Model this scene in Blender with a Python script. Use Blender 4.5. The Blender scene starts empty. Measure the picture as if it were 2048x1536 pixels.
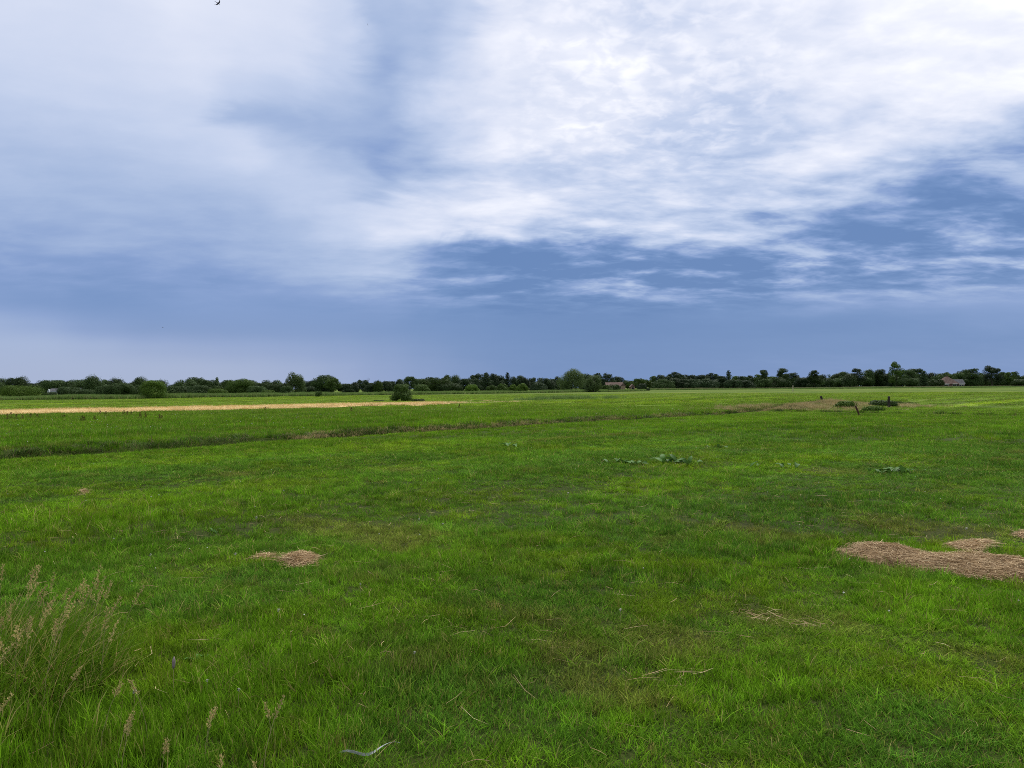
import bpy, math, random
import numpy as np
from mathutils import Matrix, Vector

SC = bpy.context.scene
COL = SC.collection
rng = np.random.default_rng(7)
random.seed(7)

# ---------------------------------------------------------------- camera
F = 1540.0                      # focal length in pixels of a 2048 wide frame
EYE = 1.6
PITCH = math.atan(8.0 / F)
ROLL = math.atan(14.0 / 2048.0)
_f = Vector((0, math.cos(PITCH), math.sin(PITCH)))
_v0 = Vector((0, -math.sin(PITCH), math.cos(PITCH)))
_x = Vector((1, 0, 0))
_r = _x * math.cos(ROLL) - _v0 * math.sin(ROLL)
_v = _x * math.sin(ROLL) + _v0 * math.cos(ROLL)
cam_data = bpy.data.cameras.new('camera')
cam_data.sensor_width = 36.0
cam_data.lens = 36.0 * F / 2048.0
cam_data.clip_start = 0.05
cam_data.clip_end = 20000
cam = bpy.data.objects.new('camera', cam_data)
M = Matrix((( _r.x, _v.x, -_f.x, 0), (_r.y, _v.y, -_f.y, 0), (_r.z, _v.z, -_f.z, EYE), (0, 0, 0, 1)))
cam.matrix_world = M
COL.objects.link(cam)
SC.camera = cam


def ray(px, py):
    d = _r * ((px - 1024) / F) + _v * (-(py - 768) / F) + _f
    return d


def at(px, py, z=0.0):
    """ground point seen at a pixel of the 2048x1536 photograph"""
    d = ray(px, py)
    t = (z - EYE) / d.z
    return (d.x * t, d.y * t)


def horizon(px):
    return 776.0 - (px - 1024) * 14.0 / 2048.0


# ---------------------------------------------------------------- node helpers
def N(nt, kind, **kw):
    n = nt.nodes.new(kind)
    for k, v in kw.items():
        if k.startswith('i_'):
            continue
        setattr(n, k, v)
    return n


def link(nt, a, b):
    nt.links.new(a, b)


def setin(nt, sock, v):
    if isinstance(v, bpy.types.NodeSocket):
        nt.links.new(v, sock)
    else:
        sock.default_value = v


def math_(nt, op, a, b=None, c=None, clamp=False):
    n = nt.nodes.new('ShaderNodeMath')
    n.operation = op
    n.use_clamp = clamp
    setin(nt, n.inputs[0], a)
    if b is not None:
        setin(nt, n.inputs[1], b)
    if c is not None:
        setin(nt, n.inputs[2], c)
    return n.outputs[0]


def vmath(nt, op, a, b=None):
    n = nt.nodes.new('ShaderNodeVectorMath')
    n.operation = op
    setin(nt, n.inputs[0], a)
    if b is not None:
        setin(nt, n.inputs[1], b)
    return n.outputs['Value'] if op in ('LENGTH', 'DOT_PRODUCT', 'DISTANCE') else n.outputs[0]


def noise(nt, vec, scale=1.0, detail=3.0, rough=0.5, dist=0.0, out='Fac'):
    n = nt.nodes.new('ShaderNodeTexNoise')
    setin(nt, n.inputs['Vector'], vec)
    n.inputs['Scale'].default_value = scale
    n.inputs['Detail'].default_value = detail
    n.inputs['Roughness'].default_value = rough
    n.inputs['Distortion'].default_value = dist
    return n.outputs[out]


def maprange(nt, v, a, b, c=0.0, d=1.0, mode='SMOOTHSTEP'):
    n = nt.nodes.new('ShaderNodeMapRange')
    n.interpolation_type = mode
    setin(nt, n.inputs[0], v)
    for i, x in zip((1, 2, 3, 4), (a, b, c, d)):
        n.inputs[i].default_value = x
    return n.outputs[0]


def mixc(nt, fac, a, b, mode='MIX'):
    n = nt.nodes.new('ShaderNodeMix')
    n.data_type = 'RGBA'
    n.blend_type = mode
    n.clamp_factor = True
    setin(nt, n.inputs[0], fac)
    for s, v in ((n.inputs[6], a), (n.inputs[7], b)):
        if isinstance(v, tuple) and len(v) == 3:
            v = v + (1.0,)
        setin(nt, s, v)
    return n.outputs[2]


def ramp(nt, fac, stops, interp='LINEAR'):
    n = nt.nodes.new('ShaderNodeValToRGB')
    cr = n.color_ramp
    cr.interpolation = interp
    while len(cr.elements) < len(stops):
        cr.elements.new(0.5)
    for e, (p, c) in zip(cr.elements, stops):
        e.position = p
    for e, (p, c) in zip(cr.elements, stops):
        e.position = p
        e.color = (c[0], c[1], c[2], 1.0) if not isinstance(c, (int, float)) else (c, c, c, 1.0)
    setin(nt, n.inputs[0], fac)
    return n.outputs[0]


def s2l(r, g, b):
    def f(c):
        c /= 255.0
        return c / 12.92 if c <= 0.04045 else ((c + 0.055) / 1.055) ** 2.4
    return (f(r), f(g), f(b))


# ---------------------------------------------------------------- world: overcast sky with rain bands
SUN_AZ = math.radians(22.0)      # to the right of the view, behind bright cloud
SUN_EL = math.radians(52.0)
SUN_DIR = Vector((math.sin(SUN_AZ) * math.cos(SUN_EL), math.cos(SUN_AZ) * math.cos(SUN_EL), math.sin(SUN_EL)))

# cloud brightness as it hangs over the fields; rows by height, columns left to right
SKY_Y = [0, 60, 120, 180, 220, 260, 300, 340, 380, 420, 460, 490, 530, 570, 610, 650, 690, 730, 775]
SKY_T = [
 [76,78,78,88,86,80,56,52,88,112,94,90,94,104,120,124,124],
 [72,73,75,82,82,78,44,46,88,106,94,88,92,97,112,118,115],
 [67,71,73,82,74,76,34,56,90,102,98,88,86,90,99,104,104],
 [60,66,70,76,62,58,40,76,90,99,101,86,80,84,92,98,93],
 [55,58,64,68,36,30,42,72,86,96,96,84,74,80,86,90,80],
 [51,54,60,67,68,46,36,62,84,88,84,78,68,78,84,80,58],
 [47,50,54,62,72,36,31,50,88,82,76,60,64,80,78,58,42],
 [45,46,48,56,66,58,33,48,74,80,72,58,80,86,58,24,20],
 [44,42,42,44,54,68,42,68,80,82,68,70,76,56,28,0,8],
 [40,40,40,40,48,56,76,90,92,88,70,74,54,38,16,2,10],
 [34,36,38,36,40,52,80,88,88,52,60,60,36,16,10,22,24],
 [32,32,32,32,38,48,56,40,2,6,20,32,14,12,12,30,20],
 [26,26,26,28,34,42,54,12,0,6,16,8,8,28,14,24,24],
 [24,20,20,22,28,34,42,30,4,4,34,18,14,30,18,34,34],
 [22,16,18,22,24,20,22,12,5,4,4,10,18,22,26,34,26],
 [36,26,16,16,16,16,14,11,6,3,4,6,8,8,9,11,13],
 [40,40,30,26,24,22,18,13,9,8,8,9,11,12,13,14,15],
 [40,42,40,39,36,30,22,16,12,10,10,12,15,16,17,17,17],
 [42,43,43,43,40,34,26,20,16,14,14,16,18,19,20,20,20]]
_ST = np.array(SKY_T, float)


def sky_table(az, el):
    X = math.tan(az)
    Z = math.tan(el) * math.sqrt(1 + X * X)
    px = 1024 + X * F
    py = horizon(px) - Z * F
    over = max(0.0, -py)
    px = min(max(px, 0), 2048)
    py = min(max(py, 0), 775)
    c = px / 128.0
    c0 = min(int(c), 15)
    fc = c - c0
    col = _ST[:, c0] * (1 - fc) + _ST[:, c0 + 1] * fc
    b = float(np.interp(py, SKY_Y, col))
    k = min(1.0, over / 900.0)
    return b * (1 - k) + 98.0 * k


world = bpy.data.worlds.new('World')
SC.world = world
world.use_nodes = True
wt = world.node_tree
wt.nodes.clear()
tc = N(wt, 'ShaderNodeTexCoord').outputs['Generated']
sep = N(wt, 'ShaderNodeSeparateXYZ')
link(wt, tc, sep.inputs[0])
sx, sy, sz = sep.outputs
zc = math_(wt, 'MAXIMUM', sz, 0.0)
# the layer of cloud seen from below: coordinates on a horizontal plane
zd = math_(wt, 'ADD', zc, 0.17)
cmb = N(wt, 'ShaderNodeCombineXYZ')
link(wt, math_(wt, 'DIVIDE', sx, zd), cmb.inputs[0])
link(wt, math_(wt, 'DIVIDE', sy, zd), cmb.inputs[1])
plane = cmb.outputs[0]
mp = N(wt, 'ShaderNodeMapping')
link(wt, plane, mp.inputs[0])
mp.inputs['Rotation'].default_value = (0, 0, math.radians(-24))
mp.inputs['Scale'].default_value = (0.8, 1.25, 1.0)
streak = mp.outputs[0]
# warp of the directions, flatter towards the horizon
wv = N(wt, 'ShaderNodeMapping')
link(wt, tc, wv.inputs[0])
wv.inputs['Scale'].default_value = (5.0, 5.0, 16.0)
wcol = noise(wt, wv.outputs[0], 1.0, 5.0, 0.58, 0.6, 'Color')
wsep = N(wt, 'ShaderNodeSeparateXYZ')
link(wt, wcol, wsep.inputs[0])
az = math_(wt, 'ARCTAN2', sx, math_(wt, 'ABSOLUTE', sy))
el = math_(wt, 'ARCSINE', zc)
elf = maprange(wt, el, math.radians(2), math.radians(12))
az = math_(wt, 'ADD', az, math_(wt, 'MULTIPLY', math_(wt, 'SUBTRACT', wsep.outputs[0], 0.5), math_(wt, 'MULTIPLY_ADD', elf, 0.11, 0.03)))
el = math_(wt, 'ADD', el, math_(wt, 'MULTIPLY', math_(wt, 'SUBTRACT', wsep.outputs[1], 0.5), math_(wt, 'MULTIPLY_ADD', elf, 0.045, 0.010)))
AZ = math.radians(38)
azn = maprange(wt, az, -AZ, AZ, 0, 1, 'LINEAR')
EL_ROWS = [math.radians(e) for e in (0, 1.4, 2.8, 4.2, 5.7, 7.2, 8.5, 10, 11.4, 12.9, 14.3, 15.8, 17.3, 18.8, 20.5, 22.5, 25, 29, 40, 58)]
B = None
for i, e in enumerate(EL_ROWS):
    stops = []
    for k in range(25):
        a = -AZ + 2 * AZ * k / 24.0
        stops.append((k / 24.0, sky_table(a, e) / 130.0))
    row = ramp(wt, azn, stops, 'CARDINAL' if False else 'EASE')
    if B is None:
        B = row
    else:
        B = mixc(wt, maprange(wt, el, EL_ROWS[i - 1], e), B, row)
# cloud texture: long streaks of stratocumulus, small cells higher up
n1 = noise(wt, streak, 3.4, 5.0, 0.55, 0.25)
n2 = noise(wt, plane, 16.0, 3.0, 0.55, 0.3)
n3 = noise(wt, streak, 9.0, 4.0, 0.55, 0.2)
d1 = math_(wt, 'MULTIPLY', math_(wt, 'SUBTRACT', maprange(wt, n1, 0.30, 0.72), 0.51), 0.34)
d3 = math_(wt, 'MULTIPLY', math_(wt, 'SUBTRACT', maprange(wt, n3, 0.34, 0.72), 0.46), 0.14)
cells = math_(wt, 'MULTIPLY', maprange(wt, el, math.radians(13), math.radians(20), 0.0, 0.7),
              math_(wt, 'MULTIPLY', maprange(wt, az, math.radians(-3), math.radians(6), 0.25, 1.0), maprange(wt, az, math.radians(14), math.radians(24), 1.0, 0.3)))
d2 = math_(wt, 'MULTIPLY', math_(wt, 'SUBTRACT', maprange(wt, n2, 0.40, 0.68), 0.35), math_(wt, 'MULTIPLY', cells, 0.36))
det = math_(wt, 'ADD', math_(wt, 'ADD', d1, d3), d2)
amp = maprange(wt, el, math.radians(4.6), math.radians(8.0), 0.03, 1.0)
amp = math_(wt, 'MULTIPLY', amp, maprange(wt, el, math.radians(13), math.radians(20), 1.0, 0.62))
amp = math_(wt, 'MULTIPLY', amp, maprange(wt, el, math.radians(8), math.radians(13), 1.35, 1.0))
# the rain curtain at the left is smooth
amp = math_(wt, 'MULTIPLY', amp, maprange(wt, az, math.radians(-16), math.radians(8), 0.14, 1.0))
Bv = math_(wt, 'MULTIPLY_ADD', det, amp, B)
ccol = ramp(wt, Bv, [
    (0.00, s2l(97, 130, 182)), (0.10, s2l(110, 141, 191)), (0.20, s2l(133, 158, 205)),
    (0.33, s2l(166, 185, 220)), (0.48, s2l(194, 207, 234)), (0.62, s2l(218, 225, 244)),
    (0.77, s2l(238, 241, 253)), (0.92, (1.02, 1.03, 1.06)), (1.0, (1.5, 1.5, 1.48))])
# pinkish rain haze low on the left
hz = math_(wt, 'MULTIPLY', maprange(wt, el, math.radians(0.5), math.radians(6.0), 1, 0), maprange(wt, az, math.radians(-24), math.radians(4), 1, 0))
ccol = mixc(wt, math_(wt, 'MULTIPLY', hz, 0.55), ccol, s2l(166, 176, 204))
# veiled sun above the frame
dots = math_(wt, 'MAXIMUM', vmath(wt, 'DOT_PRODUCT', vmath(wt, 'NORMALIZE', tc), tuple(SUN_DIR)), 0.0)
glow = math_(wt, 'MULTIPLY_ADD', math_(wt, 'POWER', dots, 60.0), 9.0, 1.0)
gl = N(wt, 'ShaderNodeVectorMath', operation='SCALE')
link(wt, ccol, gl.inputs[0])
link(wt, glow, gl.inputs['Scale'])
sky = N(wt, 'ShaderNodeTexSky', sky_type='NISHITA')
sky.sun_disc = False
sky.sun_elevation = SUN_EL
sky.sun_rotation = SUN_AZ
sk = N(wt, 'ShaderNodeVectorMath', operation='SCALE')
link(wt, sky.outputs[0], sk.inputs[0])
sk.inputs['Scale'].default_value = 0.2
final = mixc(wt, 0.97, sk.outputs[0], gl.outputs[0])
bg = N(wt, 'ShaderNodeBackground')
link(wt, final, bg.inputs[0])
bg.inputs[1].default_value = 0.50
world.cycles.sampling_method = 'MANUAL'
world.cycles.sample_map_resolution = 512
wo = N(wt, 'ShaderNodeOutputWorld')
link(wt, bg.outputs[0], wo.inputs[0])

sun_d = bpy.data.lights.new('sun', 'SUN')
sun_d.energy = 1.5
sun_d.angle = math.radians(14)
sun_d.color = (1.0, 0.95, 0.86)
sun = bpy.data.objects.new('sun', sun_d)
sun.rotation_euler = SUN_DIR.to_track_quat('Z', 'Y').to_euler()
sun.location = (0, 0, 60)
COL.objects.link(sun)

SC.view_settings.view_transform = 'Standard'
SC.view_settings.look = 'None'
SC.view_settings.exposure = 1.0
SC.view_settings.gamma = 1.0
SC.render.engine = 'CYCLES'
SC.cycles.max_bounces = 6
SC.cycles.diffuse_bounces = 3
SC.cycles.glossy_bounces = 1
SC.cycles.transmission_bounces = 2
SC.cycles.transparent_max_bounces = 4
SC.cycles.use_denoising = False
SC.cycles.filter_width = 0.9
SC.cycles.use_adaptive_sampling = False

# ---------------------------------------------------------------- generic builders
def tag(o, label=None, cat=None, group=None, kind=None):
    if label:
        o['label'] = label
    if cat:
        o['category'] = cat
    if group:
        o['group'] = group
    if kind:
        o['kind'] = kind
    return o


def empty(name, loc, rz=0.0):
    o = bpy.data.objects.new(name, None)
    o.empty_display_size = 0.2
    o.location = loc
    o.rotation_euler = (0, 0, rz)
    COL.objects.link(o)
    return o


def np_mesh(name, V, Fc, mat=None, attrs=None, smooth=False):
    V = np.asarray(V, np.float32)
    Fc = np.asarray(Fc, np.int32)
    me = bpy.data.meshes.new(name)
    m, k = Fc.shape
    me.vertices.add(len(V))
    me.vertices.foreach_set('co', V.ravel())
    me.loops.add(m * k)
    me.loops.foreach_set('vertex_index', Fc.ravel())
    me.polygons.add(m)
    me.polygons.foreach_set('loop_start', np.arange(0, m * k, k, dtype=np.int32))
    me.polygons.foreach_set('use_smooth', np.full(m, smooth, dtype=bool))
    if attrs:
        for an, (ty, arr) in attrs.items():
            at_ = me.attributes.new(an, ty, 'POINT')
            at_.data.foreach_set({'FLOAT_VECTOR': 'vector', 'FLOAT_COLOR': 'color'}.get(ty, 'value'), np.asarray(arr, np.float32).ravel())
    me.update(calc_edges=True)
    if mat is not None:
        me.materials.append(mat)
    return me


def obj(name, me, parent=None, loc=(0, 0, 0)):
    o = bpy.data.objects.new(name, me)
    o.location = loc
    if parent is not None:
        o.parent = parent
    COL.objects.link(o)
    return o


class MB:
    """collects simple polygons into one mesh"""
    def __init__(self):
        self.v, self.f = [], []

    def poly(self, pts):
        b = len(self.v)
        self.v += [tuple(p) for p in pts]
        self.f.append(tuple(range(b, b + len(pts))))

    def box(self, x0, x1, y0, y1, z0, z1):
        b = len(self.v)
        self.v += [(x, y, z) for z in (z0, z1) for x, y in ((x0, y0), (x1, y0), (x1, y1), (x0, y1))]
        for q in ((3, 2, 1, 0), (4, 5, 6, 7), (0, 1, 5, 4), (1, 2, 6, 5), (2, 3, 7, 6), (3, 0, 4, 7)):
            self.f.append(tuple(b + i for i in q))

    def tube(self, pts, radii, sides=7, cap=True, jitter=0.0):
        b = len(self.v)
        n = len(pts)
        for i, (p, r) in enumerate(zip(pts, radii)):
            p = Vector(p)
            d = Vector(pts[min(i + 1, n - 1)]) - Vector(pts[max(i - 1, 0)])
            d = d.normalized() if d.length > 1e-9 else Vector((0, 0, 1))
            a = d.cross(Vector((0.3, 1, 0.1))).normalized()
            c = d.cross(a).normalized()
            for k in range(sides):
                t = 2 * math.pi * k / sides
                rr = r * (1 + jitter * random.uniform(-1, 1))
                self.v.append(tuple(p + a * math.cos(t) * rr + c * math.sin(t) * rr))
        for i in range(n - 1):
            for k in range(sides):
                k2 = (k + 1) % sides
                self.f.append((b + i * sides + k, b + i * sides + k2, b + (i + 1) * sides + k2, b + (i + 1) * sides + k))
        if cap:
            self.f.append(tuple(b + k for k in reversed(range(sides))))
            self.f.append(tuple(b + (n - 1) * sides + k for k in range(sides)))

    def build(self, name, mat, parent=None, loc=(0, 0, 0), smooth=False):
        me = bpy.data.meshes.new(name)
        me.from_pydata(self.v, [], self.f)
        me.materials.append(mat)
        if smooth:
            for p in me.polygons:
                p.use_smooth = True
        return obj(name, me, parent, loc)


def vnoise(x, y, seed=0):
    """smooth value noise in numpy, 0..1"""
    x = np.asarray(x, float)
    y = np.asarray(y, float)
    xi = np.floor(x).astype(np.int64)
    yi = np.floor(y).astype(np.int64)
    fx = x - xi
    fy = y - yi
    fx = fx * fx * (3 - 2 * fx)
    fy = fy * fy * (3 - 2 * fy)

    def h(a, b):
        n = (a * 374761393 + b * 668265263 + seed * 974711) & 0x7fffffff
        n = ((n ^ (n >> 13)) * 1274126177) & 0x7fffffff
        return ((n ^ (n >> 16)) & 0xffff) / 65535.0
    return (h(xi, yi) * (1 - fx) + h(xi + 1, yi) * fx) * (1 - fy) + (h(xi, yi + 1) * (1 - fx) + h(xi + 1, yi + 1) * fx) * fy


# ---------------------------------------------------------------- the lie of the land
UX, UY = 0.672, 0.7406            # direction of the ditches and swaths
NX, NY = -UY, UX
DITCH_N = 22.4
CROSS_U = 46.5


def uv(x, y):
    return x * UX + y * UY, x * NX + y * NY


def xy(u, n):
    return u * UX + n * NX, u * UY + n * NY


def ditch_line(u):
    return DITCH_N + np.maximum(0, np.asarray(u) - 80) * 0.09 + 0.25 * np.sin(np.asarray(u) * 0.13) + 0.15 * np.sin(np.asarray(u) * 0.41 + 1)


def height(x, y):
    x = np.asarray(x, float)
    y = np.asarray(y, float)
    u, n = uv(x, y)
    r = np.hypot(x, y)
    z = (vnoise(x * 0.35, y * 0.35, 1) - 0.5) * 0.06 + (vnoise(x * 0.09, y * 0.09, 2) - 0.5) * 0.10 * np.clip(r / 25, 0, 1)
    # faint wheel ruts along the mowing direction
    z -= 0.025 * np.exp(-((np.mod(n + 0.6 * np.sin(u * 0.06), 5.2) - 2.6) / 0.35) ** 2)
    d = n - ditch_line(u)
    dep = np.where(u < CROSS_U + 1, 0.78, np.where(u < 68, 0.35, 0.22))
    prof = np.exp(-(np.abs(d) / 1.15) ** 3)
    z -= dep * prof
    # the cross ditch that closes off the near meadow
    d2 = u - (CROSS_U + 0.2 * np.sin(n * 0.3))
    z -= 0.4 * np.exp(-(np.abs(d2) / 0.9) ** 3) * (n < DITCH_N)
    # bank of dry grass behind the corner
    z += 0.32 * np.exp(-((u - 56) / 6.5) ** 2 - ((n - DITCH_N + 1.3) / 3.2) ** 2)
    return np.where(r > 300, 0.0, z)


def hz_(x, y):
    return float(height(np.array([x]), np.array([y]))[0])


# ---------------------------------------------------------------- materials
def new_mat(name):
    m = bpy.data.materials.new(name)
    m.use_nodes = True
    m.node_tree.nodes.clear()
    return m


PATCHES = []   # (kind, px, py, half length along the rows, half width across)
for k, px, py, a, b in [
    ('lush', 700, 985, 5.0, 1.7), ('lush', 130, 1050, 2.2, 1.0), ('lush', 1230, 850, 16.0, 1.7), ('lush', 560, 1330, 1.4, 1.0),
    ('lush', 1800, 1250, 2.0, 0.7), ('lush', 800, 1130, 1.5, 0.8), ('lush', 250, 905, 8, 0.8),
    ('blue', 190, 960, 5.0, 2.0), ('blue', 1180, 925, 6.5, 2.6), ('blue', 1780, 970, 7.0, 2.2), ('blue', 420, 1180, 1.2, 0.7), ('blue', 1530, 1010, 3, 1.3),
    ('blue', 1150, 1200, 1.4, 0.9), ('blue', 960, 1430, 0.7, 0.5), ('blue', 1900, 1470, 0.9, 0.5),
    ('dry', 690, 1055, 0.6, 2.2), ('dry', 1180, 876, 4.0, 0.5), ('dry', 1560, 1230, 0.5, 0.9), ('dry', 1130, 1290, 0.35, 0.3),
    ('dry', 1330, 1270, 0.4, 0.7), ('dry', 480, 950, 0.7, 0.6), ('dry', 1640, 940, 0.9, 0.8), ('dry', 1060, 1240, 0.3, 0.7), ('dry', 1900, 1060, 0.6, 1.4),
    ('dry', 1290, 1390, 0.25, 0.5), ('dry', 1960, 1310, 0.35, 0.6), ('dry', 800, 940, 0.5, 0.9), ('dry', 1500, 1060, 0.4, 1.3),
]:
    X, Y = at(px, py)
    PATCHES.append((k, X, Y, a, b))

C_MID = np.array((0.098, 0.212, 0.011))
C_LUSH = np.array((0.135, 0.265, 0.011))
C_BLUE = np.array((0.080, 0.182, 0.020))
C_YEL = np.array((0.195, 0.262, 0.012))
C_DRY = np.array((0.215, 0.180, 0.045))
C_FAR = np.array((0.150, 0.232, 0.022))


def fbm(x, y, seed, octs=4):
    t, a, w = 0.0, 1.0, 0.0
    for k in range(octs):
        t = t + a * vnoise(x * 2 ** k + 17.3 * k, y * 2 ** k - 9.1 * k, seed + k)
        w += a
        a *= 0.55
    return t / w


def sst(v, a, b):
    t = np.clip((v - a) / (b - a), 0, 1)
    return t * t * (3 - 2 * t)


def field_rgb(x, y):
    """colour of the sward over the fields, the same for the soil's cover and the blades"""
    x = np.asarray(x, float)
    y = np.asarray(y, float)
    u, n = uv(x, y)
    band = fbm(u * 0.07, n * 0.45, 51)
    pat = fbm(x * 0.9, y * 0.9, 61)
    fine = fbm(x * 2.6, y * 2.6, 71)
    wide = fbm(x * 0.2, y * 0.2, 81)
    mix = lambda c, k, f: c + (k - c) * f[..., None]
    c = np.broadcast_to(C_MID, x.shape + (3,)).copy()
    c = mix(c, C_LUSH, sst(band, 0.42, 0.66))
    c = mix(c, C_BLUE, 0.6 * sst(wide, 0.50, 0.66))
    c = mix(c, C_YEL, 0.5 * sst(pat * 0.6 + fine * 0.4, 0.50, 0.68))
    c = mix(c, C_BLUE * 0.75, 0.5 * sst(fine, 0.50, 0.34))
    dry = 0.5 * sst(pat * 0.7 + band * 0.3, 0.38, 0.27)
    for k, X, Y, a, b in PATCHES:
        U, V = uv(X, Y)
        l = np.hypot((u - U) / a, (n - V) / b) + (pat - 0.5) * 2.0 + (fine - 0.5) * 1.2
        if k == 'dry':
            dry = np.maximum(dry, 0.55 * sst(l, 1.05, 0.2))
        else:
            c = mix(c, C_LUSH if k == 'lush' else C_BLUE, 0.75 * sst(l, 1.3, 0.3))
    c = mix(c, C_DRY, dry)
    c *= (1 + 0.14 * np.sin(n * 2 * np.pi / 5.2 + 0.7 * np.sin(u * 0.06)))[..., None]
    r = np.hypot(x, y)
    streaks = fbm(u * 0.03, n * 0.35, 91)
    far = C_FAR * (0.62 + 0.8 * streaks)[..., None]
    far = mix(far, C_YEL * 1.2, 0.7 * sst(streaks, 0.56, 0.72))
    stripes = np.where((u > CROSS_U + 1) & (n < DITCH_N), np.sin(n * 2 * np.pi / 4.4), 0.0)
    far *= (1 + 0.32 * stripes)[..., None]
    c = mix(c, far, sst(r, 30, 80))
    return c


def leafy_shader(nt, col, transl=0.35, rough=0.55, spec=0.25):
    p = N(nt, 'ShaderNodeBsdfPrincipled')
    setin(nt, p.inputs['Base Color'], col)
    p.inputs['Roughness'].default_value = rough
    p.inputs['Specular IOR Level'].default_value = spec
    t = N(nt, 'ShaderNodeBsdfTranslucent')
    setin(nt, t.inputs[0], col)
    mx = N(nt, 'ShaderNodeMixShader')
    mx.inputs[0].default_value = transl
    link(nt, p.outputs[0], mx.inputs[1])
    link(nt, t.outputs[0], mx.inputs[2])
    out = N(nt, 'ShaderNodeOutputMaterial')
    link(nt, mx.outputs[0], out.inputs[0])


def attr(nt, name):
    n = N(nt, 'ShaderNodeAttribute')
    n.attribute_name = name
    return n.outputs['Fac']


def grass_mat():
    m = new_mat('grass_blades')
    nt = m.node_tree
    ta = N(nt, 'ShaderNodeAttribute', attribute_type='INSTANCER', attribute_name='tint')
    col = ta.outputs['Color']
    bv = attr(nt, 'bv')
    orand = N(nt, 'ShaderNodeObjectInfo').outputs['Random']
    col = mixc(nt, math_(nt, 'MULTIPLY', maprange(nt, bv, 0.30, 0.0), 0.55), col, (0.040, 0.125, 0.006))
    col = mixc(nt, math_(nt, 'MULTIPLY', maprange(nt, bv, 0.62, 0.9), 0.5), col, (0.17, 0.36, 0.010))
    col = mixc(nt, maprange(nt, bv, 0.925, 0.945, 0, 0.8), col, (0.30, 0.23, 0.09))
    hs = N(nt, 'ShaderNodeHueSaturation')
    link(nt, col, hs.inputs['Color'])
    link(nt, maprange(nt, orand, 0, 1, 0.62, 1.56, 'LINEAR'), hs.inputs['Value'])
    leafy_shader(nt, hs.outputs[0], 0.36, 0.6, 0.02)
    return m


def simple_leaf(name, c1, c2, transl=0.3, c3=None, island=True, rough=0.6, vmin=0.8, vmax=1.25, spec=0.06):
    m = new_mat(name)
    nt = m.node_tree
    g = N(nt, 'ShaderNodeNewGeometry')
    v = g.outputs['Random Per Island'] if island else attr(nt, 'bv')
    col = mixc(nt, v, c1, c2)
    if c3:
        col = mixc(nt, maprange(nt, v, 0.8, 0.95), col, c3)
    orand = N(nt, 'ShaderNodeObjectInfo').outputs['Random']
    hs = N(nt, 'ShaderNodeHueSaturation')
    link(nt, col, hs.inputs['Color'])
    link(nt, maprange(nt, orand, 0, 1, vmin, vmax, 'LINEAR'), hs.inputs['Value'])
    leafy_shader(nt, hs.outputs[0], transl, rough, spec)
    return m


def plain(name, c1, c2=None, scale=4.0, rough=0.8, stretch=(1, 1, 1), bump=0.0):
    m = new_mat(name)
    nt = m.node_tree
    p = N(nt, 'ShaderNodeBsdfPrincipled')
    p.inputs['Roughness'].default_value = rough
    p.inputs['Specular IOR Level'].default_value = 0.2
    if c2:
        t = N(nt, 'ShaderNodeTexCoord')
        mm = N(nt, 'ShaderNodeMapping')
        link(nt, t.outputs['Object'], mm.inputs[0])
        mm.inputs['Scale'].default_value = stretch
        nz = noise(nt, mm.outputs[0], scale, 5, 0.6)
        setin(nt, p.inputs['Base Color'], mixc(nt, maprange(nt, nz, 0.35, 0.65), c1, c2))
        if bump:
            b = N(nt, 'ShaderNodeBump')
            b.inputs['Strength'].default_value = bump
            b.inputs['Distance'].default_value = 0.02
            link(nt, nz, b.inputs['Height'])
            link(nt, b.outputs[0], p.inputs['Normal'])
    else:
        p.inputs['Base Color'].default_value = c1 + (1,)
    out = N(nt, 'ShaderNodeOutputMaterial')
    link(nt, p.outputs[0], out.inputs[0])
    return m


M_GRASS = grass_mat()

M_GROUND = new_mat('meadow_ground')
nt = M_GROUND.node_tree
gpos = N(nt, 'ShaderNodeNewGeometry').outputs['Position']
ga = N(nt, 'ShaderNodeAttribute', attribute_name='tint').outputs['Color']
fine = noise(nt, gpos, 9.0, 4, 0.7)
dist = vmath(nt, 'LENGTH', vmath(nt, 'MULTIPLY', gpos, (1, 1, 0)))
rot = N(nt, 'ShaderNodeVectorRotate', rotation_type='Z_AXIS')
link(nt, gpos, rot.inputs['Vector'])
rot.inputs['Angle'].default_value = -math.atan2(UY, UX)
fst = N(nt, 'ShaderNodeMapping')
link(nt, rot.outputs[0], fst.inputs[0])
fst.inputs['Scale'].default_value = (0.012, 0.13, 0.0)
fb = noise(nt, fst.outputs[0], 1.0, 5.0, 0.65, 0.3)
farc = ramp(nt, fb, [(0.30, (0.050, 0.088, 0.010)), (0.45, (0.078, 0.122, 0.015)), (0.58, (0.108, 0.150, 0.022)), (0.70, (0.18, 0.180, 0.042))])
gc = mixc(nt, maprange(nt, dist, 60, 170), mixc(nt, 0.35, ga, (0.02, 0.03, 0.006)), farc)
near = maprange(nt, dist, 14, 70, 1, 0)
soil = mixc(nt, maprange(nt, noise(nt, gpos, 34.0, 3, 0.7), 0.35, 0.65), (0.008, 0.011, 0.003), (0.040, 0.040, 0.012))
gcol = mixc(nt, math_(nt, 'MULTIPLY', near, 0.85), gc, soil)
sg2 = N(nt, 'ShaderNodeSeparateXYZ')
link(nt, gpos, sg2.inputs[0])
gcol = mixc(nt, maprange(nt, sg2.outputs[2], -0.22, -0.42), gcol, mixc(nt, fine, (0.030, 0.026, 0.014), (0.07, 0.055, 0.03)))
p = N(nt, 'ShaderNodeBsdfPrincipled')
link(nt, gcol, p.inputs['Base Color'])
p.inputs['Roughness'].default_value = 0.95
p.inputs['Specular IOR Level'].default_value = 0.05
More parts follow.
